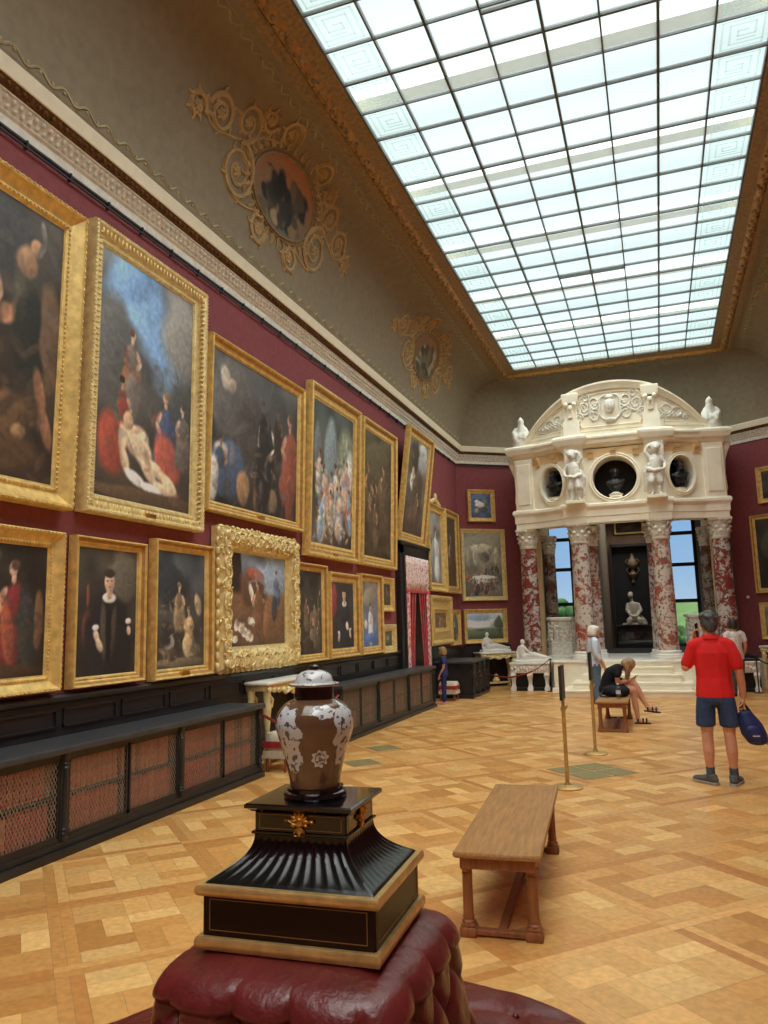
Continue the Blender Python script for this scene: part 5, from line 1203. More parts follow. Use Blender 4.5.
book_protos = []
def bookmesh(k):
    r = random.Random(k); w = .046+.006*(k%3); h = .235+.012*(k%4); mb = MB()
    mb.bbox(-w/2, w/2, 0, .19, .004, h-.004, .002)
    pts = [(w/2*cos(PI+PI*i/6), -.010*sin(PI*i/6)) for i in range(7)]
    mb.loft([[(x, y+.001, z) for x, y in pts+[(w/2-.001,.006),(-w/2+.001,.006)]] for z in (0, h)])
    for f in (.14,.32,.5,.68,.86): mb.loft([[(x*1.03, y*1.3-.001, h*f+d) for x, y in pts+[(w/2-.001,.006),(-w/2+.001,.006)]] for d in (-.004,.004)])
    me = mb.build('book', BOOKS[k % len(BOOKS)]); m_ = me.data; bpy.data.objects.remove(me); return m_, w, h
BM = [bookmesh(k) for k in range(10)]
ORD = ('first','second','third','fourth','fifth','sixth')
def bookcase(Y0, posts, books_from, label, which):
    Yc = (Y0+posts[-1])/2; t = thing('low_bookcase', label, 'bookcase', (XL, Yc, 0), LW, 'low black bookcases along the left wall')
    L0, L1 = Y0-Yc, posts[-1]-Yc+.05; D = .47; bk = -.04 if which == 'nearer' else -.15
    MB().bbox(L0, L1, -D-.03, bk, 0, .055, .004).bbox(L0, L1, -D, bk, .055, .10, .006).build('plinth', M['black'], t)
    MB().bbox(L0, L1+.02, -D-.03, bk+.003, .69, .735, .008).build('worktop', M['black_top'], t)
    MB().box(L0, L1, bk-.02, bk, .1, .69).build('back_panel', M['black'], t)
    MB().box(L0, L1-.02, -D+.05, bk-.02, .385, .402).build('shelf', M['black'], t)
    MB().box(L0, L0+.03, -D+.02, bk, .1, .69).box(L1-.04, L1-.01, -D+.02, bk, .1, .69).build('end_panel', M['black'], t)
    MB().box(L0, L1, -D+.01, -D+.03, .655, .69).box(L0, L1, -D+.01, -D+.03, .1, .125).build('face_rail', M['black'], t)
    for p in posts:
        x = p-Yc
        MB().box(x-.04, x+.04, -D+.005, -D+.06, .1, .69).build('divider', M['black'], t)
        c = MB().lathe([(.0,.10),(.026,.10),(.026,.13),(.017,.135),(.024,.15),(.017,.165),(.024,.18),(.016,.19),(.02,.3),(.021,.40),(.018,.5),(.016,.58),(.024,.59),(.017,.60),(.024,.615),(.017,.63),(.027,.645),(.027,.69),(0,.69)], 14, (x, -D+.005, 0))
        c.build('turned_post', M['black'], t, 40)
    nb = 0
    for i in range(len(posts)-1):
        a, b = posts[i]-Yc+.04, posts[i+1]-Yc-.04; m = (a+b)/2
        for q, (x0, x1) in enumerate(((a, m-.012), (m+.012, b))):
            y0, y1, z0, z1 = -D+.012, -D+.034, .125, .655
            d = MB().box(x0,x0+.018,y0,y1,z0,z1).box(x1-.018,x1,y0,y1,z0,z1).box(x0,x1,y0,y1,z0,z0+.02).box(x0,x1,y0,y1,z1-.02,z1).build('lattice_door', M['black'], t)
            wr = MB(); w, h = x1-x0-.03, z1-z0-.03; cx, cz = (x0+x1)/2, (z0+z1)/2; s = .03; k = -w-h
            def seg(p, u):       # clip a 60 degree wire to the door opening
                dx, dz = (.5*u, .866); t0, t1 = -9, 9
                for (pp, dd, lim) in ((p, dx, w/2), (0, dz, h/2)):
                    ta, tb = (-lim-pp)/dd, (lim-pp)/dd
                    if ta > tb: ta, tb = tb, ta
                    t0, t1 = max(t0, ta), min(t1, tb)
                return (p+dx*t0, dz*t0, p+dx*t1, dz*t1) if t1-t0 > .01 else None
            for u in (1,-1):
                p = -w
                while p < w:
                    g_ = seg(p, u)
                    if g_:
                        xa, za, xb, zb = g_; e_ = .0034; yy = -D+.022+(.0015*u)
                        wr.add([(cx+xa-e_,yy,cz+za),(cx+xa+e_,yy,cz+za),(cx+xb+e_,yy,cz+zb),(cx+xb-e_,yy,cz+zb),(cx+xa,yy+.002,cz+za),(cx+xb,yy+.002,cz+zb)], [(0,1,2,3),(0,3,5,4),(1,4,5,2)])
                    p += s
            wr.build('wire_lattice', M['mesh_wire'], d)
            if posts[i]+(0 if q == 0 else .7)+.7 < books_from: nb += 1; continue
            for sh, zb in ((0,.126),(1,.403)):
                x = x0-.01; rg = random.Random(nb*7+sh+int(Y0*10)); full = 1.0
                base = rg.choice((0,1,0,1,4)) if which == 'nearer' else rg.choice((2,3,2,0))
                lab = 'leather bound book on the %s shelf behind the %s lattice door of the %s bookcase' % (('lower','upper')[sh], ORD[nb], which)
                grp = '%s shelf books, %s door, %s bookcase' % (('lower','upper')[sh], ORD[nb], which)
                while x < x1-.045:
                    k = (base+5*rg.randint(0,1)) if rg.random() < .82 else rg.randint(0, 9)
                    me, w_, h_ = BM[k]; o = bpy.data.objects.new('book', me); COL.objects.link(o)
                    lx, ly = x+w_/2, -D+.085
                    o.location = (XL-ly, Yc+lx, zb); o.rotation_euler = (0,0,LW); o.scale = (1,1,rg.uniform(.93,1.02))
                    tag(o, lab, 'book', grp); x += w_+.0035
            nb += 1
    return t
bookcase(3.06, [3.08,4.47,5.86,7.25], 3.9, 'low black bookcase with wire lattice doors full of rust leather books, nearer the viewer', 'nearer')
bookcase(9.40, [9.45,10.86,12.31,13.80], 9.4, 'low black bookcase with dim brown books, farther along the left wall past the vase', 'farther')

# black doorway with the parted curtain
d = thing('door_1', 'tall black doorway frame in the left wall', 'door'); tag(d, kind='structure')
MB().bbox(XL, XL+.10, 13.13, 13.36, 0, 2.98, .01).bbox(XL, XL+.10, 14.86, 15.0, 0, 2.98, .01).bbox(XL, XL+.10, 13.13, 15.0, 2.78, 2.98, .01).bbox(XL, XL+.13, 13.1, 15.03, 2.96, 3.02, .01).bbox(XL,XL+.12,13.30,13.36,0,2.8,.01).build('architrave', M['black'], d)
MB().box(XL+.001, XL+.012, 13.36, 14.86, 0, 2.78).build('opening_shade_sheet', M['lacquer_in'], d)  # dark sheet on the wall, its colour standing in for the opening's shade
cu = thing('doorway_curtain', 'pair of red silk curtains with pink brocade borders and pelmet in the black doorway', 'curtain', (XL+.075, 14.11, 0), LW)
def wave(u, v, x0, x1t, x1b, amp, n):
    e = x1t+(x1b-x1t)*(1-v)**.8; x = x0+(e-x0)*u
    return x, -.02+amp*sin(u*n*PI*2+v*1.5)
for sg in (-1, 1):
    red = MB(); red.grid(28, 16, lambda u, v: (lambda q: (sg*q[0], q[1], .02+2.15*v))(wave(u, v, .70, .03, .40, .025, 4)))
    o = red.build('silk_drape', M['curtain'], cu, 180); so_ = o.modifiers.new('thick', 'SOLIDIFY'); so_.thickness = .006
    bd = MB(); bd.grid(8, 16, lambda u, v: (sg*(.74-.16*u-.05*v*u), -.05+.012*sin(u*7), .02+2.2*v if True else 0))
    o = bd.build('brocade_border', M['curt_lin'], cu, 180); so_ = o.modifiers.new('thick', 'SOLIDIFY'); so_.thickness = .006
pel = MB(); pel.grid(30, 4, lambda u, v: (-.74+1.48*u, -.06+.004*sin(u*40), 2.16+.60*v-(.05*abs(sin(u*4*PI)) if v == 0 else 0)))
o = pel.build('pelmet', M['pelmet'], cu, 180); so_ = o.modifiers.new('thick', 'SOLIDIFY'); so_.thickness = .012
fg = MB()
for k in range(37): fg.lathe([(0,0),(.012,.005),(.014,.04),(.008,.06),(0,.062)], 6, (-.72+.04*k, -.066, 2.07+.02*abs(sin(k*.9))))
fg.build('fringe', M['curtain'], cu)
MB().box(-.74,.74,-.03,-.02,.0,2.76).build('lining', M['lacquer_in'], cu)

# console table between the bookcases, with seat and rope
def gilt_console(name, label, x, y, rz, w, dep, h, grp):
    t = thing(name, label, 'console table', (x, y, 0), rz, grp)
    MB().bbox(-w/2, w/2, -dep, 0, h-.035, h, .012).build('marble_top', M['white_marble'], t)
    ap = MB().bbox(-w/2+.03, w/2-.03, -dep+.03, -.01, h-.10, h-.036, .006)
    for k in range(11):
        xx = -w/2+.06+(w-.12)*k/10; ap.sphere((xx, -dep+.025, h-.085-.03*sin(PI*k/10)), (.05,.022,.035), 7, 5)
    for sg in (-1,1): ap.tube([(sg*.01,-dep+.02,h-.16),(sg*.10,-dep+.015,h-.12),(sg*.22,-dep+.02,h-.15),(sg*.30,-dep+.02,h-.10)], [.02,.022,.018,.012], 6)
    ap.build('carved_apron', M['gilt_pale'], t, 60)
    for sg in (-1,1):
        for yy in (-dep+.06, -.06):
            lg = MB().lathe([(.0,0),(.045,0),(.05,.03),(.03,.06),(.035,.10),(.05,.16),(.03,.22),(.028,.4),(.04,h-.36),(.05,h-.26),(.035,h-.22),(.045,h-.10),(0,h-.10)], 12, (sg*(w/2-.07), yy, 0))
            lg.tube([(sg*(w/2-.07), yy-.02, h-.15),(sg*(w/2-.14), yy-.03, h-.2),(sg*(w/2-.12), yy-.03, h-.28)], [.025,.02,.012], 6)
            lg.build('leg', M['gilt_pale'], t, 60)
    st_ = MB().bbox(-w/2+.07, w/2-.07, -dep/2-.04, -dep/2+.04, .07, .11, .01); st_.lathe([(0,.1),(.06,.1),(.09,.15),(.05,.2),(.03,.24),(.05,.27),(0,.3)], 12, (0,-dep/2,0))
    st_.build('stretcher', M['gilt_pale'], t, 50)
    return t
gilt_console('gilt_console_table', 'white marble topped gilt console table between the two bookcases, half hidden by the vase', XL+.04, 8.30, LW, 1.30, .32, .92, 'gilt console tables')
def stool(name, label, x, y, rz, w, dp, h, stripe):
    t = thing(name, label, 'stool', (x,y,0), rz)
    MB().bbox(-w/2,w/2,-dp/2,dp/2,h*.55,h,.04).build('seat', M['carpet_cream'], t, 50)
    MB().bbox(-w/2-.004,w/2+.004,-dp/2-.004,dp/2+.004,h*.62,h*.80,.004).build('stripe', M['carpet_red'], t)
    fr = MB()
    for k in range(26):
        a = -w/2+w*(k+.5)/26; fr.box(a-.006,a+.006,-dp/2-.006,-dp/2,h*.36,h*.56)
        b = -dp/2+dp*(k+.5)/26; fr.box(w/2,w/2+.006,b-.006,b+.006,h*.36,h*.56); fr.box(-w/2-.006,-w/2,b-.006,b+.006,h*.36,h*.56)
    fr.box(-w/2,w/2,-dp/2,dp/2,h*.5,h*.56).build('fringe', M['carpet_cream'], t)
    for sx_ in (-1,1):
        for sy_ in (-1,1): MB().lathe([(.012,0),(.02,.02),(.015,.1),(.022,h*.45),(.022,h*.56)], 10, (sx_*(w/2-.035), sy_*(dp/2-.035), 0)).build('leg', M['oak_dark'], t, 50)
    return t
stool('tapestry_stool', 'fringed tapestry seat with red stripe at the end of the nearer bookcase', -3.94, 7.74, LW, .50, .28, .40, 1)
stool('upholstered_stool', 'low red and cream stool beside the child in navy', -4.02, 14.98, LW, .34, .34, .36, 1)
rp = MB(); rp.tube(bez([(-3.99,7.31,.62),(-3.97,7.62,.50),(-3.96,8.1,.40),(-3.97,8.7,.46),(-4.0,9.37,.62)], 8), .016, 8)
tag(rp.build('barrier_rope', M['red_rope'], smooth=180), 'red rope hung between the two bookcases in front of the console', 'rope')
tag(MB().bbox(-4.32,-3.98,7.36-.02,7.52,0,.0001,.00001).build('x', M['black']), 'x', 'x') if False else None

# far left corner: carved cabinet, child, console with reclining figure
t = thing('carved_cabinet', 'low black carved wooden cabinet in the left corner behind the child', 'cabinet', (XL+.04, 16.05, 0), LW)
MB().bbox(-.75,.75,-.78,0,.03,.69,.008).bbox(-.78,.78,-.81,0,0,.06,.01).build('body', M['black'], t); MB().bbox(-.80,.80,-.83,0,.69,.735,.012).build('top', M['black_top'], t)
for k in range(3):
    x = -.5+.5*k; p = MB().loft([[(x+a*(.22-i),-.785-d,.38+b*(.26-i)) for a,b in ((-1,-1),(1,-1),(1,1),(-1,1))] for i,d in ((0,0),(.0,.02),(.03,.02),(.04,.005))])
    for q in range(8):
        a = q*PI/4; p.sphere((x+.09*cos(a), -.79, .38+.11*sin(a)), (.035,.02,.04), 6, 5)
    p.sphere((x,-.795,.38),(.04,.03,.05),8,6); p.build('carved_door', M['black'], t, 60)
for x in (-.73,-.25,.25,.73): MB().lathe([(.03,.06),(.035,.1),(.022,.14),(.03,.3),(.022,.5),(.036,.6),(.036,.69)], 10, (x,-.80,0)).build('half_column', M['black'], t, 50)
gilt_console('gilt_console_table', 'white marble topped gilt table under the landscape, carrying the reclining marble figure', XL+dL[0]*.72+.591*.05, YE+dL[1]*.72-.807*.05, AC, .95, .42, .80, 'gilt console tables')
def reclining(mb, k=1.):
    chain(mb, [(-.24,0,.10,.10),(-.25,0,.22,.095,.08,.08),(-.25,0,.34,.10,.075,.07)], 10, 7); chain(mb, [(-.25,0,.40,.04),(-.24,0,.45,.04)], 8, 6); mb.sphere((-.235,0,.50),(.065,.06,.08),10,8)
    chain(mb, [(-.33,0,.36,.04),(-.40,.0,.22,.034),(-.40,.0,.06,.03)], 8, 6); chain(mb, [(-.18,-.04,.35,.04),(-.10,-.06,.24,.033),(.02,-.06,.18,.03)], 8, 6)
    chain(mb, [(-.2,0,.09,.10),(.05,-.03,.14,.085),(.22,-.04,.11,.065),(.42,-.04,.06,.05),(.52,-.06,.06,.035)], 10, 7); chain(mb, [(-.2,.05,.08,.09),(.1,.06,.09,.08),(.30,.05,.07,.06),(.48,.03,.05,.045)], 10, 7)
    chain(mb, [(-.3,0,.03,.07),(.1,0,.03,.08),(.45,0,.03,.06)], 8, 6); return mb
def sculpture(name, label, x, y, z, rz, m, k=1., base=True, vox=.016):
    t = thing(name, label, 'sculpture', (x,y,z), rz); mb = reclining(MB()); mb.xf(Matrix.Translation((0,0,.05))@Matrix.Scale(k,4))
    remeshed(mb, 'figure', m, t, vox, 2)
    MB().bbox(-.46*k,.56*k,-.13*k,.13*k,0,.06,.015).build('plinth', m, t); return t
sculpture('marble_sculpture', 'white marble reclining woman on the gilt console table in the left corner', XL+dL[0]*.70+.591*.25, YE+dL[1]*.70-.807*.25, .80, AC, M['white_marble'], .72)
# marble side tables with sculpture at the feet of the outer columns
def chimney_table(x, y, rz, label, dark):
    t = thing('carved_marble_table', label, 'table', (x,y,0), rz, 'carved marble tables at the portico ends')
    mb = MB().bbox(-.44,.44,-.22,.2,.56,.60,.01).bbox(-.42,.42,-.2,.18,.38,.56,.006)
    mb.build('top', M['carved_marble'], t)
    ca = MB()
    for k in range(13): ca.sphere((-.38+.76*k/12, -.205, .47+.03*sin(k*2.2)), (.03,.02,.045), 6, 5)
    ca.build('carving', M['carved_marble'], t, 60)
    for x0 in (-.36, .0, .36):
        lg = MB().loft([[(x0-.05+b,-.2-a,z),(x0+.05-b,-.2-a,z),(x0+.05-b,-.1,z),(x0-.05+b,-.1,z)] for a,b,z in ((.03,0,0),(.03,-.01,.06),(-.02,.015,.12),(-.02,.01,.22),(.03,-.01,.33),(.0,0,.385))]); lg.build('leg', M['carved_marble'], t, 50)
    MB().box(-.43,.43,-.09,.18,.0,.38).bbox(-.42,.42,-.16,-.09,0,.07,.01).build('black_backing', M['black_velvet'], t); return t
chimney_table(-2.76, 17.22, .06, 'carved white marble table with black backing at the foot of the left column', False)
sculpture('marble_sculpture', 'white marble reclining figure group in front of the leftmost red column', -2.72, 17.24, .60, .06, M['white_marble'], .8)
chimney_table(1.38, 17.22, -.06, 'carved marble table at the foot of the rightmost column behind the man in red', True)
sculpture('bronze_sculpture', 'dark bronze figure in front of the rightmost column, partly behind the man in red', 1.36, 17.24, .60, -.06, M['bronze'], .8)
gilt_console('gilt_console_table', 'pale console table at the right picture edge below the small picture', XR-dL[0]*.62-.591*.05, YE+dL[1]*.62-.807*.05, -AC, .9, .40, .86, 'gilt console tables')
# rope barriers
def rope_post(x, y, label):
    t = thing('barrier_post', label, 'barrier post', (x,y,0), 0, 'thin rope barrier posts')
    MB().lathe([(.0,0),(.10,0),(.10,.008),(.03,.02),(.012,.03),(.012,.66),(.018,.67),(.018,.69),(0,.70)], 14).build('post', M['black'], t, 40)
    MB().tube([(-.05,0,.66),(0,0,.68),(.05,0,.66)], .008, 6).build('hook', M['black'], t, 180)
rope_post(-2.28, 16.9, 'thin black rope post in front of the left marble table')
tag(MB().tube(bez([(-2.31,16.9,.66),(-2.65,16.88,.44),(-3.1,16.9,.31),(-3.5,17.1,.31),(-3.72,17.3,.36),(-3.66,16.86,.5)], 8), [.010]*9+[.016]*32, 8).build('barrier_rope', M['red_rope'], smooth=180), 'dark red barrier rope slung from the thin post to the black cabinet', 'rope')
rope_post(1.72, 16.85, 'thin dark rope post behind the man in red, right of the portico')
tag(MB().tube(bez([(1.72,16.85,.67),(1.95,16.95,.55),(2.3,17.2,.53),(2.8,17.5,.62)], 8), .013, 8).build('barrier_rope', M['bag_black'], smooth=180), 'black barrier rope at the right picture edge', 'rope')
t = thing('notice_panel', 'dark green notice panel on the wall behind the child', 'notice panel', (XL+.05, 15.3, .80), LW)
MB().bbox(-.36,.36,-.04,0,0,.24,.01).build('board', M['darkgreen'], t); MB().box(-.33,.33,-.044,-.04,.02,.05).build('rail', M['black'], t)

# floor grates
def grate(cx, cy, label, half):
    t = thing('floor_grate', label, 'floor grate', (cx,cy,0.001), PI/4)
    h = half
    for sx_ in (-1,1):
        for sy_ in (-1,1):
            b = MB().bbox(sx_*h/2-h/2+.018, sx_*h/2+h/2-.018, sy_*h/2-h/2+.018, sy_*h/2+h/2-.018, 0, .004, .002); b.build('grille', M['grate'], t)
    MB().box(-h,h,-h,h,0,.002).build('frame', M['brass_band'], t)
grate(-.76, 8.26, 'square brass edged floor grate of four panels beside the stanchions', .33)
for (x, y, lab) in ((-3.24,8.22,'small floor grate just right of the vase, nearer one'),(-3.34,9.22,'small floor grate right of the vase, farther one')):
    t = thing('floor_grate', lab, 'floor grate', (x,y,0.001), PI/4); MB().bbox(-.17,.17,-.17,.17,0,.004,.002).build('grille', M['grate'], t)
    MB().box(-.18,.18,-.18,.18,0,.002).build('frame', M['brass_band'], t)

# benches
def bench(x, y, label, rz=0.):
    t = thing('oak_bench', label, 'bench', (x,y,0), rz, 'long oak benches'); W_, L_, Hb = .43, 1.62, .41
    MB().bbox(-W_/2, W_/2, -L_/2, L_/2, Hb-.028, Hb, .01).build('seat', M['oak'], t, 40)
    MB().bbox(-W_/2+.03, W_/2-.03, -L_/2+.03, L_/2-.03, Hb-.085, Hb-.027, .004).build('apron', M['oak_dark'], t)
    for sx_ in (-1,1):
        for sy_ in (-1,1):
            px_, py_ = sx_*(W_/2-.055), sy_*(L_/2-.09)
            lg = MB().bbox(px_-.042,px_+.042,py_-.042,py_+.042,0,.045,.006).bbox(px_-.034,px_+.034,py_-.034,py_+.034,.044,.062,.004)
            lg.lathe([(.034,.06),(.034,.07),(.027,.078),(.030,.09),(.026,.10),(.025,.28),(.027,.29),(.024,.30),(.034,.315),(.034,.33)], 14, (px_,py_,0)); lg.build('leg', M['oak_dark'], t, 40)
    for sy_ in (-1,1): MB().bbox(-W_/2+.06, W_/2-.06, sy_*(L_/2-.09)-.022, sy_*(L_/2-.09)+.022, .008, .034, .004).build('cross_stretcher', M['oak_dark'], t)
    MB().bbox(-.022,.022,-L_/2+.1,L_/2-.1,.008,.032,.004).build('long_stretcher', M['oak_dark'], t)
    return t
bench(-.888, 4.66, 'long empty brown oak bench in the foreground beside the red leather seat', .07)
bench(-.70, 11.78, 'oak bench in mid room with a woman sitting on it')

# stanchions carrying black signs
def stanchion(x, y, zt, label):
    t = thing('sign_stanchion', label, 'stanchion', (x,y,0), 0, 'brass stanchions with black signs')
    MB().lathe([(0,0),(.135,0),(.14,.012),(.12,.022),(.03,.03),(.024,.05),(0,.05)], 28).build('base', M['brass_band'], t, 40)
    MB().lathe([(.018,.04),(.018,zt-.42),(.024,zt-.41),(.024,zt-.38),(.016,zt-.37),(.016,zt-.30),(.0,zt-.30)], 16).build('pole', M['brass'], t, 40)
    MB().tube([(.0,0,zt-.40),(.03,0,zt-.385),(.035,0,zt-.36)], .009, 6).build('hook', M['brass'], t, 180)
    MB().bbox(-.012,.012,-.13,.13,zt-.31,zt,.004).build('sign_board', M['sign'], t)
    MB().box(.0121,.0135,-.10,.10,zt-.28,zt-.03).build('sign_sheet', mat('dark_grey_printed_sheet', (72,72,70), .5), t)
stanchion(-.905, 7.41, 1.10, 'brass stanchion with a black sign, nearer one by the floor grate')
stanchion(-.80, 9.28, 1.14, 'brass stanchion with a black sign, farther one near the seated woman')
# ------------------------------------------------------------------ foreground: tufted leather seat, lacquer stand, vase
BX, BY = -.788, 1.70
seat = thing('tufted_leather_seat', 'round oxblood tufted leather seat with square centre post, in front', 'seat', (BX, BY, 0))
def tuft(u, v):
    """height 0..1 of diamond tufting, zero at the buttons"""
    a, b = u+v, u-v
    return (abs(sin(PI*a/2))*abs(sin(PI*b/2)))**.38*.8+.2*(1-math.exp(-6*min((u-round(u))**2+(v-round(v))**2, .3)))
def sq_pt(phi, n=6.):
    c, s = cos(phi), sin(phi); return (abs(c)**n+abs(s)**n)**(-1/n)
NPH = 480
zs = [.40+.43*i/56 for i in range(57)]
cp = MB(); rings = []
def hw(z): f = (z-.40)/.43; return .37-.09*f**.8
per = 28            # buttons round the post
for z in zs:
    ring = []
    for k in range(NPH):
        phi = 2*PI*k/NPH; u = per*k/NPH; v = (.77-z)/.12
        d = .052*(tuft(u, v)-1) if v >= 0 else .034*(abs(sin(PI*u/2))**.4*.8-.8)*max(0,(.835-z)/.06)
        rnd = 0
        if z > .77: rnd = .045*(1-math.sqrt(max(0,1-((z-.77)/.06)**2)))
        r = (hw(z)-rnd)*sq_pt(phi)+d; ring.append((r*cos(phi), r*sin(phi), z))
    rings.append(ring)
for f, z in ((.8,.846),(.5,.849),(.15,.850)): rings.append([((hw(.83)-.045)*f*sq_pt(2*PI*k/NPH)*cos(2*PI*k/NPH), (hw(.83)-.045)*f*sq_pt(2*PI*k/NPH)*sin(2*PI*k/NPH), z) for k in range(NPH)])
cp.loft(rings, cap=True); cp.build('backrest_post', M['leather'], seat, 180)
bt = MB()
for row in range(0, 4):
    for k in range(per):
        if (row+0) % 1 == 0:
            kk = k+(.5 if row % 2 else 0)
    # lattice points where both u and v are integers of equal parity
for iu in range(per):
    for iv in range(0, 4):
        if (iu+iv) % 2 == 0:
            phi = 2*PI*iu/per; z = .77-.12*iv
            if z < .42: continue
            r = hw(z)*sq_pt(phi)-.046; bt.sphere((r*cos(phi), r*sin(phi), z), .010, 8, 6)
bt.build('button', M['button'], seat, 180)
RS = .88
NR_ = 30; st2 = MB(); rings = []
prof = [(.28,.40)]+[(.28+(RS-.04-.28)*i/26, .415+.035*sin(PI*i/26)) for i in range(1,27)]+[(RS,.39),(RS+.012,.36),(RS+.01,.30),(RS,.26)]
NP2 = 360
for j, (r, z) in enumerate(prof):
    ring = []
    for k in range(NP2):
        phi = 2*PI*k/NP2; u = 28*k/NP2; v = (r-.28)/(RS-.28)*4
        d = .036*(tuft(u, v)-1) if j <= 26 else -.012*(1-abs(sin(PI*u/2)))
        if j <= 26: ring.append((r*cos(phi), r*sin(phi), z+d*min(1, (27-j)/2)))
        else: ring.append(((r+d)*cos(phi), (r+d)*sin(phi), z))
    rings.append(ring)
st2.loft(rings, cap=False); st2.build('seat_cushion', M['leather'], seat, 180)
b2 = MB()
for iu in range(28):
    for iv in range(1, 4):
        if (iu+iv) % 2 == 0: r = .28+(RS-.28)*iv/4; phi = 2*PI*iu/28; b2.sphere((r*cos(phi), r*sin(phi), .405), .011, 8, 6)
b2.build('button', M['button'], seat, 180)
MB().lathe([(RS-.02,.27),(RS+.005,.26),(RS+.005,.10),(RS-.02,.09),(.1,.09)], 72, cap=False).build('skirt', M['leather'], seat, 40)
MB().lathe([(RS-.06,.10),(RS-.05,.09),(RS-.05,0),(.1,0)], 72, cap=False).build('base_ring', M['brass_band'], seat, 40)

# black lacquer stand
ST = thing('lacquer_stand', 'black lacquer stand with fluted flare and brass bands on the leather seat', 'stand', (BX, BY, .85), .04)
def rect(hx, hy, z, n=1): return [(-hx,-hy,z),(hx,-hy,z),(hx,hy,z),(-hx,hy,z)]
hx, hy = .197, .168
MB().bbox(-hx,hx,-hy,hy,.015,.115,.004).build('body', M['lacquer_in'], ST)
def band(z0, z1, hx, hy, o): return MB().loft([[(a*(hx+q),b*(hy+q),z) for a,b in ((-1,-1),(1,-1),(1,1),(-1,1))] for q,z in ((-.006,z0),(o*.7,z0),(o,z0+(z1-z0)*.3),(o,z0+(z1-z0)*.7),(o*.7,z1),(-.006,z1))])
band(0,.026,hx,hy,.013).build('lower_brass_band', M['brass_band'], ST, 40); band(.108,.130,hx,hy,.013).build('upper_brass_band', M['brass_band'], ST, 40)
pn = MB()
for sg, a, b in ((0,hx,hy),(1,hy,hx)):
    for s2 in (-1,1):
        L = a-.018; q = b+.0006; e = .0007
        for x0,x1,z0,z1 in ((-L,L,.038,.038),(-L,L,.100,.100),(-L,-L,.038,.100),(L,L,.038,.100)):
            if sg == 0: pn.box(x0-e,x1+e,s2*q-.0006,s2*q+.0006,z0-e,z1+e)
            else: pn.box(s2*q-.0006,s2*q+.0006,x0-e,x1+e,z0-e,z1+e)
pn.build('brass_stringing', M['stringing'], ST)
# concave fluted flare
fl = MB(); NF = 30
z0, z1 = .130, .222; bx, by, tx, ty = .190, .161, .110, .092
nper = 240; rings = []
for j in range(NF+1):
    f = j/NF; z = z0+.004+(z1-z0-.004)*f; c = (1-f)**2.3; ax, ay = tx+(bx-tx)*c, ty+(by-ty)*c; ring = []
    for k in range(nper):
        side, q = divmod(k, nper//4); u = q/(nper//4); s = -1+2*u
        fd = .0036*(abs(sin(PI*12*u)))**.7*min(1, 14*u, 14*(1-u))*sin(PI*min(1,f*1.05))**.5*(1 if f < .8 else max(0,(1-f)/.2))
        ox, oy = ax-fd, ay-fd
        if side == 0: p = (s*ax, -oy)
        elif side == 1: p = (ox, s*ay)
        elif side == 2: p = (-s*ax, oy)
        else: p = (-ox, -s*ay)
        ring.append((p[0], p[1], z))
    rings.append(ring)
fl.loft([[(x*1.02, y*1.02, z0) for x,y,z in rings[0]]]+rings); fl.build('fluted_flare', M['lacquer_flute'], ST, 50)
band(.220,.226,.110,.092,.006).build('lower_collar', M['lacquer'], ST)
MB().bbox(-.110,.110,-.092,.092,.224,.268,.003).build('drawer_block', M['lacquer'], ST)
pn = MB()
for s2 in (-1,1):
    for x0,x1,za,zb in ((-.098,.098,.232,.232),(-.098,.098,.262,.262),(-.098,-.098,.232,.262),(.098,.098,.232,.262)):
        pn.box(x0-.0008,x1+.0008,s2*.0923-.0004,s2*.0923+.0004,za-.0005,zb+.0005)
    for x0,x1,za,zb in ((-.08,.08,.232,.232),(-.08,.08,.262,.262),(-.08,-.08,.232,.262),(.08,.08,.232,.262)):
        pn.box(s2*.1103-.0004,s2*.1103+.0004,x0-.0005,x1+.0005,za-.0005,zb+.0005)
pn.build('brass_stringing', M['stringing'], ST)
MB().loft([[(a*q,b*(q-.018),z) for a,b in ((-1,-1),(1,-1),(1,1),(-1,1))] for q,z in ((.108,.266),(.116,.269),(.122,.274),(.128,.277),(.128,.284),(.124,.287))]).build('top_plate', M['lacquer'], ST)
def mount(rz, dist):
    """shell mask mount"""
    mb = MB(); 
    for k in range(7):
        a = PI*k/6; mb.tube([(0,0,.004),(.013*cos(a),-.004,.004+.012*sin(a)),(.021*cos(a),-.003,.004+.019*sin(a))], [.003,.0045,.003], 6)
    mb.sphere((0,-.003,.0),(.010,.006,.012),10,7); mb.sphere((0,-.007,-.002),(.003,.003,.004),6,5)
    for sg in (-1,1):
        mb.tube([(sg*x,-.002,z) for x,z in bez([(.008,-.004),(.018,-.001),(.027,.004),(.034,.001),(.031,.007)],4)], .0026, 6); mb.tube([(sg*x,-.002,z) for x,z in bez([(.004,-.012),(.010,-.018),(.012,-.026),(.007,-.028),(.006,-.024)],4)], .0028, 6)
        mb.sphere((sg*.015,-.003,-.006),(.006,.004,.004),6,5)
    mb.sphere((0,-.002,-.018),(.008,.004,.009),8,6); mb.sphere((0,-.003,-.026),(.005,.003,.004),6,5)
    mt = Matrix.Rotation(rz,4,'Z')@Matrix.Translation((0,-dist,.248)); mb.xf(mt); mb.build('gilt_mask_mount', M['bronze_gilt'], ST, 60)
mount(0,.093); mount(PI/2,.111); mount(PI,.093); mount(-PI/2,.111)

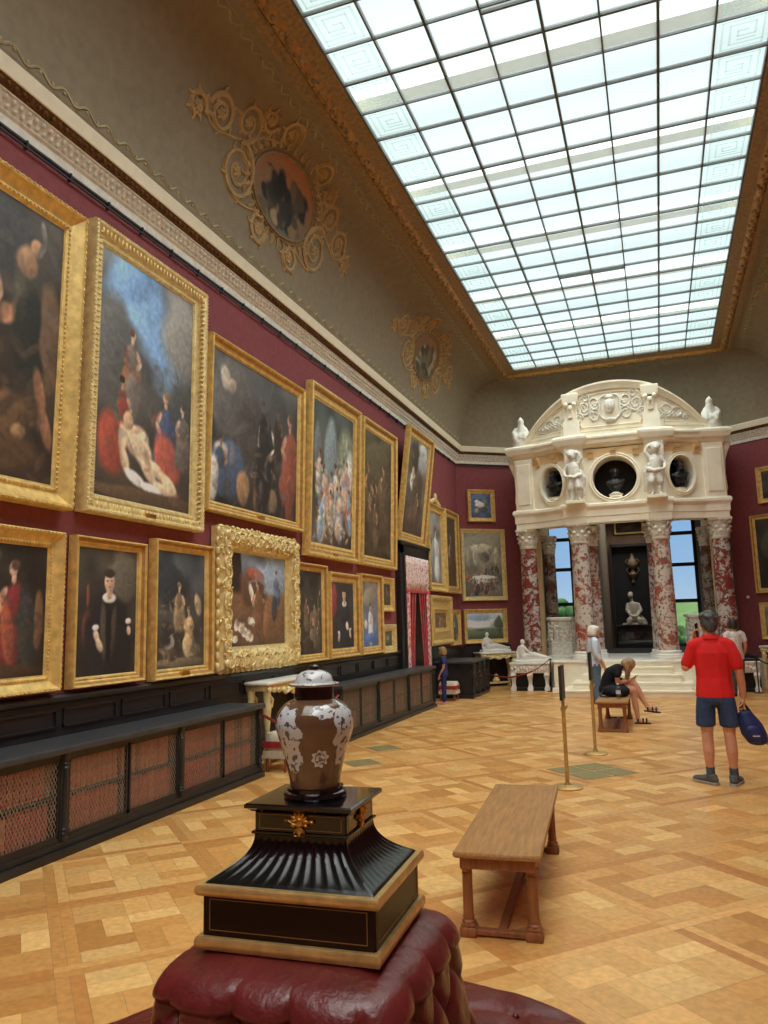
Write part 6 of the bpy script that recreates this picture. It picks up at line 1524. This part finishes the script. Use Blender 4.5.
# covered vase
VZ = .85+.287
vs_ = thing('covered_vase', 'brown glazed porcelain jar with blue and white panels and lid, on the lacquer stand', 'vase', (BX, BY, VZ))
MB().lathe([(0,0),(.072,0),(.074,.004),(.072,.012),(.066,.015),(.066,.022),(.060,.024),(0,.024)], 48).build('black_foot_ring', M['lacquer'], vs_, 30)
body = [(.058,.022),(.059,.03),(.060,.04),(.064,.06),(.071,.09),(.079,.115),(.086,.137),(.0905,.155),(.0915,.168),(.089,.184),(.082,.198),(.070,.210),(.058,.217),(.050,.221)]
bp = [tuple(p) for p in bez(body, 4)]
MB().lathe([(0,.022)]+bp+[(.049,.221),(0,.221)], 64).build('body', M['vase'], vs_, 60)
MB().lathe([(.046,.218),(.046,.250),(.044,.252),(0,.252)], 48).build('neck', M['vase_neck'], vs_, 30)
lidp = [(.044,.249),(.058,.251),(.060,.254),(.058,.257),(.046,.259),(.044,.266),(.040,.275),(.030,.283),(.016,.287),(0,.288)]
lid = MB().lathe(lidp, 48).build('lid', M['china_pale'], vs_, 40)
MB().lathe([(.0605,.2525),(.0612,.254),(.0605,.2555)], 48, cap=False).build('lid_rim_glaze', M['vase'], lid, 40)
MB().lathe([(.008,.286),(.013,.290),(.012,.296),(.006,.300),(0,.301)], 20).build('knob', M['vase_neck'], lid, 40)
def rad(z): return float(np.interp(z, [p[1] for p in bp], [p[0] for p in bp]))
def vpanel(az, zc, outline, m, name, off=.0009):
    """a painted reserve lying on the vase wall; outline(angle) = (half width, half height) radius"""
    mb = MB(); N = 40; rings = []
    for i in range(1, 9):
        f = i/8; ring = []
        for k in range(N):
            a = 2*PI*k/N; w, h = outline(a); z = zc+h*f*sin(a); z = min(max(z,.026),.219); r = rad(z); th = az+w*f*cos(a)/max(r,.05)
            ring.append(((r+off)*cos(th), (r+off)*sin(th), z))
        rings.append(ring)
    mb.loft(rings, cap=False); r = rad(zc); mb.add([((r+off)*cos(az), (r+off)*sin(az), zc)], []); o = len(mb.v)-1
    mb.f += [(o, k, (k+1) % N) for k in range(N)]
    return mb.build(name, m, vs_, 180)
leafy = lambda sx, sz, n, ph: (lambda a: (sx*(1+.16*sin(n*a+ph)+.08*sin(3*a)), sz*(1+.12*sin(n*a+ph*2))))
A0 = math.atan2(-BY, -BX)          # towards the viewer
vpanel(A0-.88, .140, leafy(.044,.070,7,.6), M['china'], 'blue_white_panel'); vpanel(A0-.80, .088, leafy(.024,.026,5,1.), M['china'], 'blue_white_panel')
vpanel(A0+.98, .150, leafy(.040,.062,7,2.), M['china'], 'blue_white_panel'); vpanel(A0+.86,.098, leafy(.016,.024,5,0), M['china'], 'blue_white_panel')
vpanel(A0+.27, .196, leafy(.026,.0145,6,.3), M['china_pale'], 'fan_reserve')
vpanel(A0+.16, .093, leafy(.018,.019,8,0), M['china_pale'], 'flower_roundel'); vpanel(A0+.16, .093, lambda a: (.012,.0125), M['vase'], 'roundel_ground', .0013); vpanel(A0+.16, .093, leafy(.010,.0105,6,0), M['china_pale'], 'flower_head', .0017)
vpanel(A0+2.6, .145, leafy(.046,.060,7,1.3), M['china'], 'blue_white_panel'); vpanel(A0-2.2, .145, leafy(.04,.055,7,.2), M['china'], 'blue_white_panel')
# ------------------------------------------------------------------ people
def scaled(mb, k): return mb.xf(Matrix.Scale(k, 4))
def head_balls(mb, c, k=1., yaw=0., pitch=0.):
    """skull, jaw, nose, ears, neck excluded; faces +y before turning"""
    h = MB()
    h.sphere((0,-.012,.015),(.076,.094,.10),16,12); h.sphere((0,.03,-.045),(.056,.062,.066),14,10); h.sphere((0,.055,-.085),(.03,.03,.028),10,8)
    h.sphere((0,.098,-.025),(.014,.022,.022),8,6); h.sphere((0,.085,.0),(.012,.02,.03),8,6); h.sphere((0,.084,-.062),(.024,.012,.010),8,6)
    for s_ in (-1,1): h.sphere((s_*.078,-.005,-.015),(.012,.022,.032),8,6); h.sphere((s_*.032,.076,.018),(.02,.014,.01),8,6); h.sphere((s_*.045,.055,-.03),(.024,.026,.026),8,6)
    mt = Matrix.Translation(c) @ Matrix.Rotation(yaw,4,'Z') @ Matrix.Rotation(pitch,4,'X') @ Matrix.Scale(k,4)
    mb.merge(h, mt); return mt
def eyes(parent, mt, k, fat=1.):
    mb = MB()
    for s_ in (-1,1): mb.sphere((s_*.032,.080,.006),(.013,.008,.008),8,6)
    mb.xf(mt); mb.xf(Matrix.Diagonal((k*fat,k*fat,k,1))); mb.build('eyes', M['hair_brown'], parent, 180)

# man in the red polo shirt, back to us, phone at his left ear, bag in his right hand
K = .895
man = thing('person', 'man in red polo shirt and blue shorts, back turned, phone at his ear', 'person', (.43, 7.86, 0), -.06)
b = MB(); mt = head_balls(b, (-.005,.01,1.625), 1., .25, -.08)
chain(b, [(0,-.02,1.44,.062),(-.003,.0,1.56,.058)]); chain(b, [(0,0,.93,.165,.115,.10),(0,0,1.05,.15,.105,.1),(0,0,1.20,.165,.115,.1),(0,-.005,1.33,.165,.105,.08),(0,-.01,1.39,.13,.07,.045)])
chain(b, [(-.10,-.01,1.40,.048),(-.165,-.01,1.385,.050)]); chain(b, [(.10,-.01,1.40,.048),(.165,-.01,1.385,.050)])
chain(b, [(-.17,-.01,1.39,.056),(-.225,.0,1.27,.048),(-.265,.0,1.17,.042),(-.235,.03,1.29,.040),(-.18,.05,1.43,.032)])
hand(b, (-.18,.05,1.43), (.25,-.05,1), (.9,-.3,-.1), 1., .55, -1)
chain(b, [(.17,-.01,1.39,.056),(.215,-.02,1.26,.050),(.245,-.02,1.13,.044),(.258,.01,1.0,.041),(.264,.035,.88,.031)])
hand(b, (.264,.035,.87), (.02,.1,-1), (-1,.1,0), 1., 1.05, 1)
for s_, fx, kn in ((-1,-.105,.02),(1,.115,.03)):
    chain(b, [(s_*.085,0,.90,.095),(s_*.10,.01,.72,.085),(s_*.105,.015,.52,.060),(s_*.107,.0,.48,.058),(fx,-.02,.33,.058),(fx,-.01,.20,.044),(fx,0,.09,.038),(fx,0,.05,.04)])
scaled(b, K); body = remeshed(b, 'body', M['skin_tan'], man, .0065, 3)
eyes(man, mt, K)
h = MB()
for q in ((0,-.02,.035,.088,.100,.095),(0,-.06,-.01,.078,.062,.085),(-.03,.03,.08,.06,.06,.045),(.03,.03,.08,.06,.06,.045),(0,-.065,-.06,.06,.045,.04)): h.sphere(q[:3], q[3:], 14, 10)
for s_ in (-1,1): h.sphere((s_*.066,-.02,.02),(.022,.055,.06),10,8); h.sphere((s_*.072,.02,.0),(.012,.016,.03),8,6)
rg = random.Random(4)
for k in range(60):
    a = rg.uniform(0,2*PI); e_ = rg.uniform(0,1.3); h.sphere((.084*cos(a)*cos(e_), -.025+.094*sin(a)*cos(e_), .04+.088*sin(e_)), (.018,.018,.014), 6, 5)
h.xf(mt); scaled(h, K); remeshed(h, 'hair', M['hair_dark'], man, .0065, 1)
p = MB()
chain(p, [(0,0,.875,.190,.135,.03),(0,0,.95,.185,.132,.06),(0,0,1.06,.172,.125,.1),(0,0,1.20,.176,.128,.1),(0,-.008,1.32,.182,.125,.08),(0,-.012,1.39,.150,.100,.055)])
chain(p, [(0,-.015,1.43,.10,.085,.03),(0,-.015,1.465,.078,.072,.02)])
for s_ in (-1,1): chain(p, [(s_*.08,-.01,1.43,.062),(s_*.13,-.012,1.415,.066),(s_*.172,-.01,1.39,.066)])
chain(p, [(-.172,-.01,1.39,.066),(-.215,.0,1.29,.064),(-.245,.012,1.215,.066)]); chain(p, [(.172,-.01,1.39,.066),(.212,-.018,1.29,.066),(.232,-.02,1.20,.067)])
scaled(p, K); remeshed(p, 'polo_shirt', M['polo'], man, .008, 2)
cl = MB(); cl.loft([[((.079+o)*cos(2*PI*q/24), -.016+(.074+o)*sin(2*PI*q/24), z-.012*sin(2*PI*q/24)) for q in range(24)] for o,z in ((.004,1.452),(.010,1.456),(.006,1.495),(-.002,1.50),(-.004,1.455))]); scaled(cl, K); cl.build('collar', M['polo'], man, 60)
sh = MB(); chain(sh, [(0,0,.98,.170,.122,.04),(0,0,.90,.178,.132,.06),(0,0,.84,.18,.130,.05)])
for s_ in (-1,1): chain(sh, [(s_*.088,.0,.86,.098,.112,.06),(s_*.104,.005,.74,.098,.105,.06),(s_*.110,.01,.64,.098,.102,.05),(s_*.113,.012,.585,.097,.100,.02)])
scaled(sh, K); so = remeshed(sh, 'shorts', M['denim'], man, .008, 2)
seam = MB(); seam.tube([(0,-.137,.86),(0,-.134,.82),(0,-.12,.78)], .003, 6)
for s_ in (-1,1): seam.tube([(s_*.05,-.137,.855),(s_*.05,-.138,.79),(s_*.09,-.131,.77),(s_*.13,-.116,.79),(s_*.135,-.11,.855)], .003, 6)
scaled(seam, K); seam.build('pocket_seams', M['denim'], so, 180)
for s_, fx in ((-1,-.105),(1,.115)):
    sk = MB(); chain(sk, [(fx,0,.06,.047),(fx,-.003,.115,.045),(fx,-.005,.165,.046)]); scaled(sk, K); o = remeshed(sk, 'sock', M['sock'], man, .008, 2)
    yaw = .85 if s_ < 0 else -.25
    f = MB(); chain(f, [(0,-.035,.045,.044,.05,.045),(0,.03,.05,.046,.05,.042),(0,.11,.04,.05,.055,.034),(.0,.18,.034,.046,.045,.028)]); chain(f, [(0,-.02,.08,.05,.052,.03)])
    ro = Matrix.Translation((fx,0,0)) @ Matrix.Rotation(yaw,4,'Z'); f.xf(ro); scaled(f, K); o = remeshed(f, 'shoe', M['shoe'], man, .0075, 2)
    so_ = MB(); so_.loft([[(x*sx_, y, z) for x, y in ((.03,-.085),(.046,-.04),(.044,.04),(.052,.12),(.046,.19),(.02,.226),(-.02,.226),(-.046,.19),(-.05,.12),(-.042,.04),(-.046,-.04),(-.03,-.085))] for sx_, z in ((.98,0),(1.02,.004),(1.02,.022),(.98,.026))]); so_.xf(ro); scaled(so_, K); so_.build('sole', M['sole'], o, 40)
# the phone and the bag he holds
ph = thing('phone', 'black mobile phone held to the ear of the man in red', 'phone', (.43-.122*K, 7.86+.07*K, 1.55*K), -.35)
MB().bbox(-.005,.005,-.035,.035,-.07,.07,.004).xf(Matrix.Rotation(.25,4,'X')).build('body', M['phone'], ph); MB().bbox(.0051,.0056,-.031,.031,-.06,.06,.0002).xf(Matrix.Rotation(.25,4,'X')).build('screen', M['lacquer'], ph)
bag = thing('backpack', 'dark blue backpack hanging from the right hand of the man in red', 'bag', (.43+.25*K, 7.86+.02, .79*K), .12)
bag.scale = (.86,.86,.86)
bb = MB(); chain(bb, [(.02,0,-.10,.075,.06,.05),(.05,0,-.19,.11,.085,.06),(.085,0,-.29,.125,.095,.06),(.12,0,-.37,.105,.085,.045)], 12, 9)
remeshed(bb, 'body', M['bag_blue'], bag, .009, 2)
pk = MB(); chain(pk, [(.06,-.075,-.25,.07,.04,.05),(.09,-.08,-.34,.075,.04,.04)], 10, 8); remeshed(pk, 'front_pocket', M['bag_blue'], bag, .009, 2)
for dx, L in ((-.012,.0),(.016,.03)):
    MB().tube(bez([(dx,0,.015),(dx+.045+L,.05,-.09),(dx+.14+L,.07,-.22),(dx+.20,.03,-.35),(.15,.0,-.40)],6), .013, 8, flat=((0,1,0),.4)).build('shoulder_strap', M['bag_black'], bag, 180)
MB().tube(bez([(-.03,0,-.06),(-.012,0,.02),(.02,0,.02),(.045,0,-.06)],5), .010, 8).build('carry_handle', M['bag_black'], bag, 180)
MB().tube([(.19,.0,-.36),(.235,-.01,-.44),(.235,-.01,-.50)], .006, 6).build('loose_strap', M['bag_black'], bag, 180)
MB().box(.05,.12,-.122,-.119,-.31,-.30).build('reflective_tab', M['white_cloth'], bag)

# woman sitting on the far bench, bent over her phone
K2 = .88
sw = thing('person', 'seated woman in black with long blond hair bending forward on the far bench', 'person', (-.78, 12.02, .41), 0)
b = MB()        # faces +x; seat plane z = 0
chain(b, [(-.02,0,.10,.12,.16,.10),(.01,0,.24,.11,.14,.10),(.08,0,.36,.11,.155,.09),(.18,0,.43,.08,.14,.06)]); chain(b, [(.21,0,.45,.05),(.29,0,.47,.048)])
hm = MB(); mt0 = head_balls(hm, (0,0,0)); MT = Matrix.Translation((.335,0,.475)) @ Matrix.Rotation(-PI/2,4,'Z') @ Matrix.Rotation(-1.15,4,'X'); b.merge(hm, MT)
for s_ in (-1,1): chain(b, [(.17,s_*.15,.43,.055),(.15,s_*.20,.32,.044),(.15,s_*.18,.21,.038),(.27,s_*.10,.22,.033),(.33,s_*.05,.24,.027)]); hand(b, (.33,s_*.05,.24), (1,-s_*.5,.1), (0,-s_*.3,1), .9, .8, s_)
chain(b, [(.0,-.09,.10,.095),(.20,-.09,.09,.085),(.37,-.06,.07,.062),(.385,-.05,.02,.055),(.40,-.05,-.16,.054),(.42,-.05,-.30,.040),(.43,-.05,-.40,.034)]); chain(b, [(.43,-.05,-.415,.034),(.52,-.06,-.435,.026),(.58,-.06,-.438,.022)])
chain(b, [(.0,.08,.13,.095),(.20,.05,.18,.085),(.38,.0,.19,.062),(.42,-.01,.15,.055),(.50,-.01,-.02,.053),(.56,-.02,-.15,.038),(.59,-.02,-.21,.034)]); chain(b, [(.59,-.02,-.215,.034),(.68,-.02,-.23,.027),(.74,-.02,-.225,.022)])
scaled(b, K2); remeshed(b, 'body', M['skin'], sw, .009, 3)
tp = MB(); chain(tp, [(-.04,0,.05,.14,.18,.06),(-.02,0,.14,.135,.175,.10),(.01,0,.26,.13,.165,.10),(.07,0,.37,.13,.18,.09),(.16,0,.44,.10,.17,.065)])
for s_ in (-1,1): chain(tp, [(.17,s_*.15,.43,.068),(.15,s_*.195,.33,.060)])
scaled(tp, K2); remeshed(tp, 'black_top', M['blackcloth'], sw, .011, 3)
sk = MB(); chain(sk, [(-.04,0,.09,.14,.185,.10),(.08,0,.10,.11,.17,.10)]); chain(sk, [(.05,-.09,.10,.108),(.19,-.09,.095,.10)]); chain(sk, [(.05,.07,.14,.108),(.19,.05,.17,.10)]); scaled(sk, K2); remeshed(sk, 'black_shorts', M['blackcloth'], sw, .011, 3)
hr = MB()
for q in ((0,-.02,.03,.086,.100,.094),(0,-.06,-.02,.078,.066,.085)): hr.sphere(q[:3], q[3:], 14, 10)
hr.xf(MT)
for k in range(9):
    y0 = -.085+.021*k; chain(hr, [(.27,y0,.50,.042),(.31,y0*1.1,.42,.04),(.30+.01*(k%3),y0*1.15,.33,.034),(.285+.015*(k%2),y0*1.1,.25,.024)], 8, 6)
scaled(hr, K2); remeshed(hr, 'long_hair', M['hair_blond'], sw, .010, 2)
for x, y, z, rx_ in ((.43,-.05,-.418,0),(.59,-.02,-.228,-.1)):
    f = MB(); f.loft([[(x+a,y+b_,z+dz+rx_*(a)) for a,b_ in ((-.06,-.03),(.05,-.035),(.14,-.05),(.19,-.03),(.2,0),(.19,.03),(.14,.05),(.05,.035),(-.06,.03))] for dz in (-.048,-.028)])
    for a in (.0,.075,.13): f.tube([(x+a,y-.045,z-.03+rx_*a),(x+a,y-.03,z+.02+rx_*a),(x+a,y,z+.034+rx_*a),(x+a,y+.03,z+.02+rx_*a),(x+a,y+.045,z-.03+rx_*a)], .014, 6)
    scaled(f, K2); f.build('sandal', M['sandal'], sw, 50)
ph = thing('phone', 'dark phone in the hands of the seated woman', 'phone', (-.78+.40*K2, 12.02, .41+.275*K2), 0)
MB().bbox(-.07,.07,-.035,.035,-.004,.004,.003).xf(Matrix.Rotation(-.5,4,'Y')).build('body', M['phone'], ph); MB().bbox(-.06,.06,-.031,.031,.0041,.0046,.0002).xf(Matrix.Rotation(-.5,4,'Y')).build('screen', M['lacquer'], ph)
hb_ = thing('handbag', 'black handbag on the far bench beside the seated woman', 'bag', (-.66, 11.62, .41), 0)
q = MB(); chain(q, [(-.10,0,.08,.09,.09,.08),(.10,0,.08,.09,.09,.08)], 10, 8); remeshed(q, 'body', M['blackcloth'], hb_, .012, 3); MB().tube(bez([(-.14,0,.13),(-.2,-.03,.06),(-.22,-.08,.02),(-.1,-.12,.012)],5), .012, 6).build('strap', M['bag_black'], hb_, 180)
MB().bbox(-.06,.06,-.10,-.085,.05,.11,.004).build('flap', M['bag_black'], hb_)
bo = thing('water_bottle', 'clear plastic water bottle standing on the far bench', 'bottle', (-.62, 11.34, .41), 0)
MB().lathe([(0,0),(.03,0),(.032,.01),(.029,.05),(.032,.06),(.032,.13),(.026,.16),(.013,.185),(.013,.2)], 18).build('body', M['plastic'], bo, 40); MB().lathe([(.0142,.195),(.0145,.215),(0,.215)], 14).build('cap', M['white_marble'], bo, 40); MB().lathe([(.0325,.07),(.0325,.12)], 18, cap=False).build('band', M['shirt_blue'], bo, 40)

def stander(name, label, x, y, rz, k, top, leg, hairm, hair_kind, shoe, skin='skin', child=False, arms='down', sleeves='long', fat=1.):
    t = thing('person', label, 'person', (x,y,0), rz); b = MB()
    def scaled(mb, k): return mb.xf(Matrix.Diagonal((k*fat, k*fat, k, 1)))
    hk = 1.18 if child else 1.
    mt = head_balls(b, (0,.025,1.60), hk, 0, -.12)
    chain(b, [(0,-.01,1.42,.052),(0,.01,1.53,.05)]); chain(b, [(0,0,.92,.15,.115,.10),(0,0,1.06,.14,.11,.1),(0,0,1.22,.15,.115,.1),(0,-.005,1.34,.155,.10,.07),(0,-.01,1.41,.13,.075,.04)])
    for s_ in (-1,1):
        chain(b, [(s_*.13,-.01,1.40,.055),(s_*.18,-.01,1.37,.052),(s_*.215,-.03,1.22,.046),(s_*.225,-.02,1.10,.04),(s_*.22,.06,.97,.036),(s_*.20,.12,.86,.028)]); hand(b, (s_*.20,.12,.86), (0,.25,-1), (-s_,.1,0), .95, .7, s_)
        chain(b, [(s_*.085,0,.88,.09),(s_*.09,.0,.70,.078),(s_*.09,.01,.48,.055),(s_*.09,-.015,.32,.054),(s_*.09,-.01,.18,.04),(s_*.09,0,.07,.036)]); chain(b, [(s_*.09,0,.045,.036),(s_*.10,.10,.035,.034),(s_*.10,.15,.03,.026)])
    scaled(b, k); remeshed(b, 'body', M[skin], t, .011, 3); eyes(t, mt, k, fat)
    p = MB(); chain(p, [(0,0,.84,.19,.15,.05),(0,0,.95,.175,.14,.06),(0,0,1.08,.16,.13,.1),(0,0,1.22,.168,.132,.1),(0,-.005,1.34,.17,.115,.07),(0,-.01,1.405,.145,.09,.045)])
    for s_ in (-1,1):
        ch = [(s_*.13,-.01,1.40,.068),(s_*.18,-.01,1.37,.066),(s_*.212,-.028,1.25,.060)]
        if sleeves == 'long': ch += [(s_*.225,-.02,1.10,.052),(s_*.222,.04,1.0,.048)]
        chain(p, ch)
    scaled(p, k); remeshed(p, 'top', M[top], t, .012, 3)
    l = MB(); chain(l, [(0,0,.98,.155,.12,.05),(0,0,.90,.165,.13,.07)])
    for s_ in (-1,1): chain(l, [(s_*.088,0,.86,.098),(s_*.092,0,.70,.088),(s_*.092,.005,.48,.072),(s_*.092,-.005,.30,.068),(s_*.092,0,.13,.064),(s_*.092,0,.10,.06)])
    scaled(l, k); remeshed(l, 'trousers', M[leg], t, .012, 3)
    hr = MB()
    for q in ((0,-.02,.035,.090,.102,.096),(0,-.065,-.02,.082,.065,.085)): hr.sphere(q[:3], q[3:], 14, 10)
    for s_ in (-1,1): hr.sphere((s_*.072,-.02,-.0),(.026,.06,.07),10,8)
    if hair_kind == 'bob':
        for s_ in (-1,1): hr.sphere((s_*.07,-.02,-.05),(.035,.06,.06),10,8)
        hr.sphere((0,-.06,-.06),(.08,.06,.06),12,8); hr.sphere((0,.05,.075),(.07,.045,.04),10,8)
    hr.xf(mt); scaled(hr, k); remeshed(hr, 'hair', M[hairm], t, .011, 2)
    for s_ in (-1,1):
        f = MB(); chain(f, [(s_*.09,-.03,.045,.042,.048,.042),(s_*.095,.05,.045,.044,.05,.038),(s_*.10,.15,.034,.042,.045,.028)]); scaled(f, k); remeshed(f, 'shoe', M[shoe], t, .011, 2)
    return t
stander('person', 'white haired woman in pale blue shirt and jeans standing before the steps', -1.18, 14.6, -1.25, .81, 'shirt_blue', 'jeans', 'hair_white', 'bob', 'sandal', fat=1.22)
stander('person', 'child in navy top and trousers with pink shoes by the left doorway', -3.93, 14.28, 1.75, .61, 'navy', 'navy', 'hair_blond', 'bob', 'pinkshoe', child=True, sleeves='short')
stander('person', 'dark haired person in pale blouse mostly hidden behind the man in red', 1.30, 16.1, .3, .84, 'white_cloth', 'hair_dark', 'hair_brown', 'bob', 'sandal', 'skin_tan', sleeves='short')
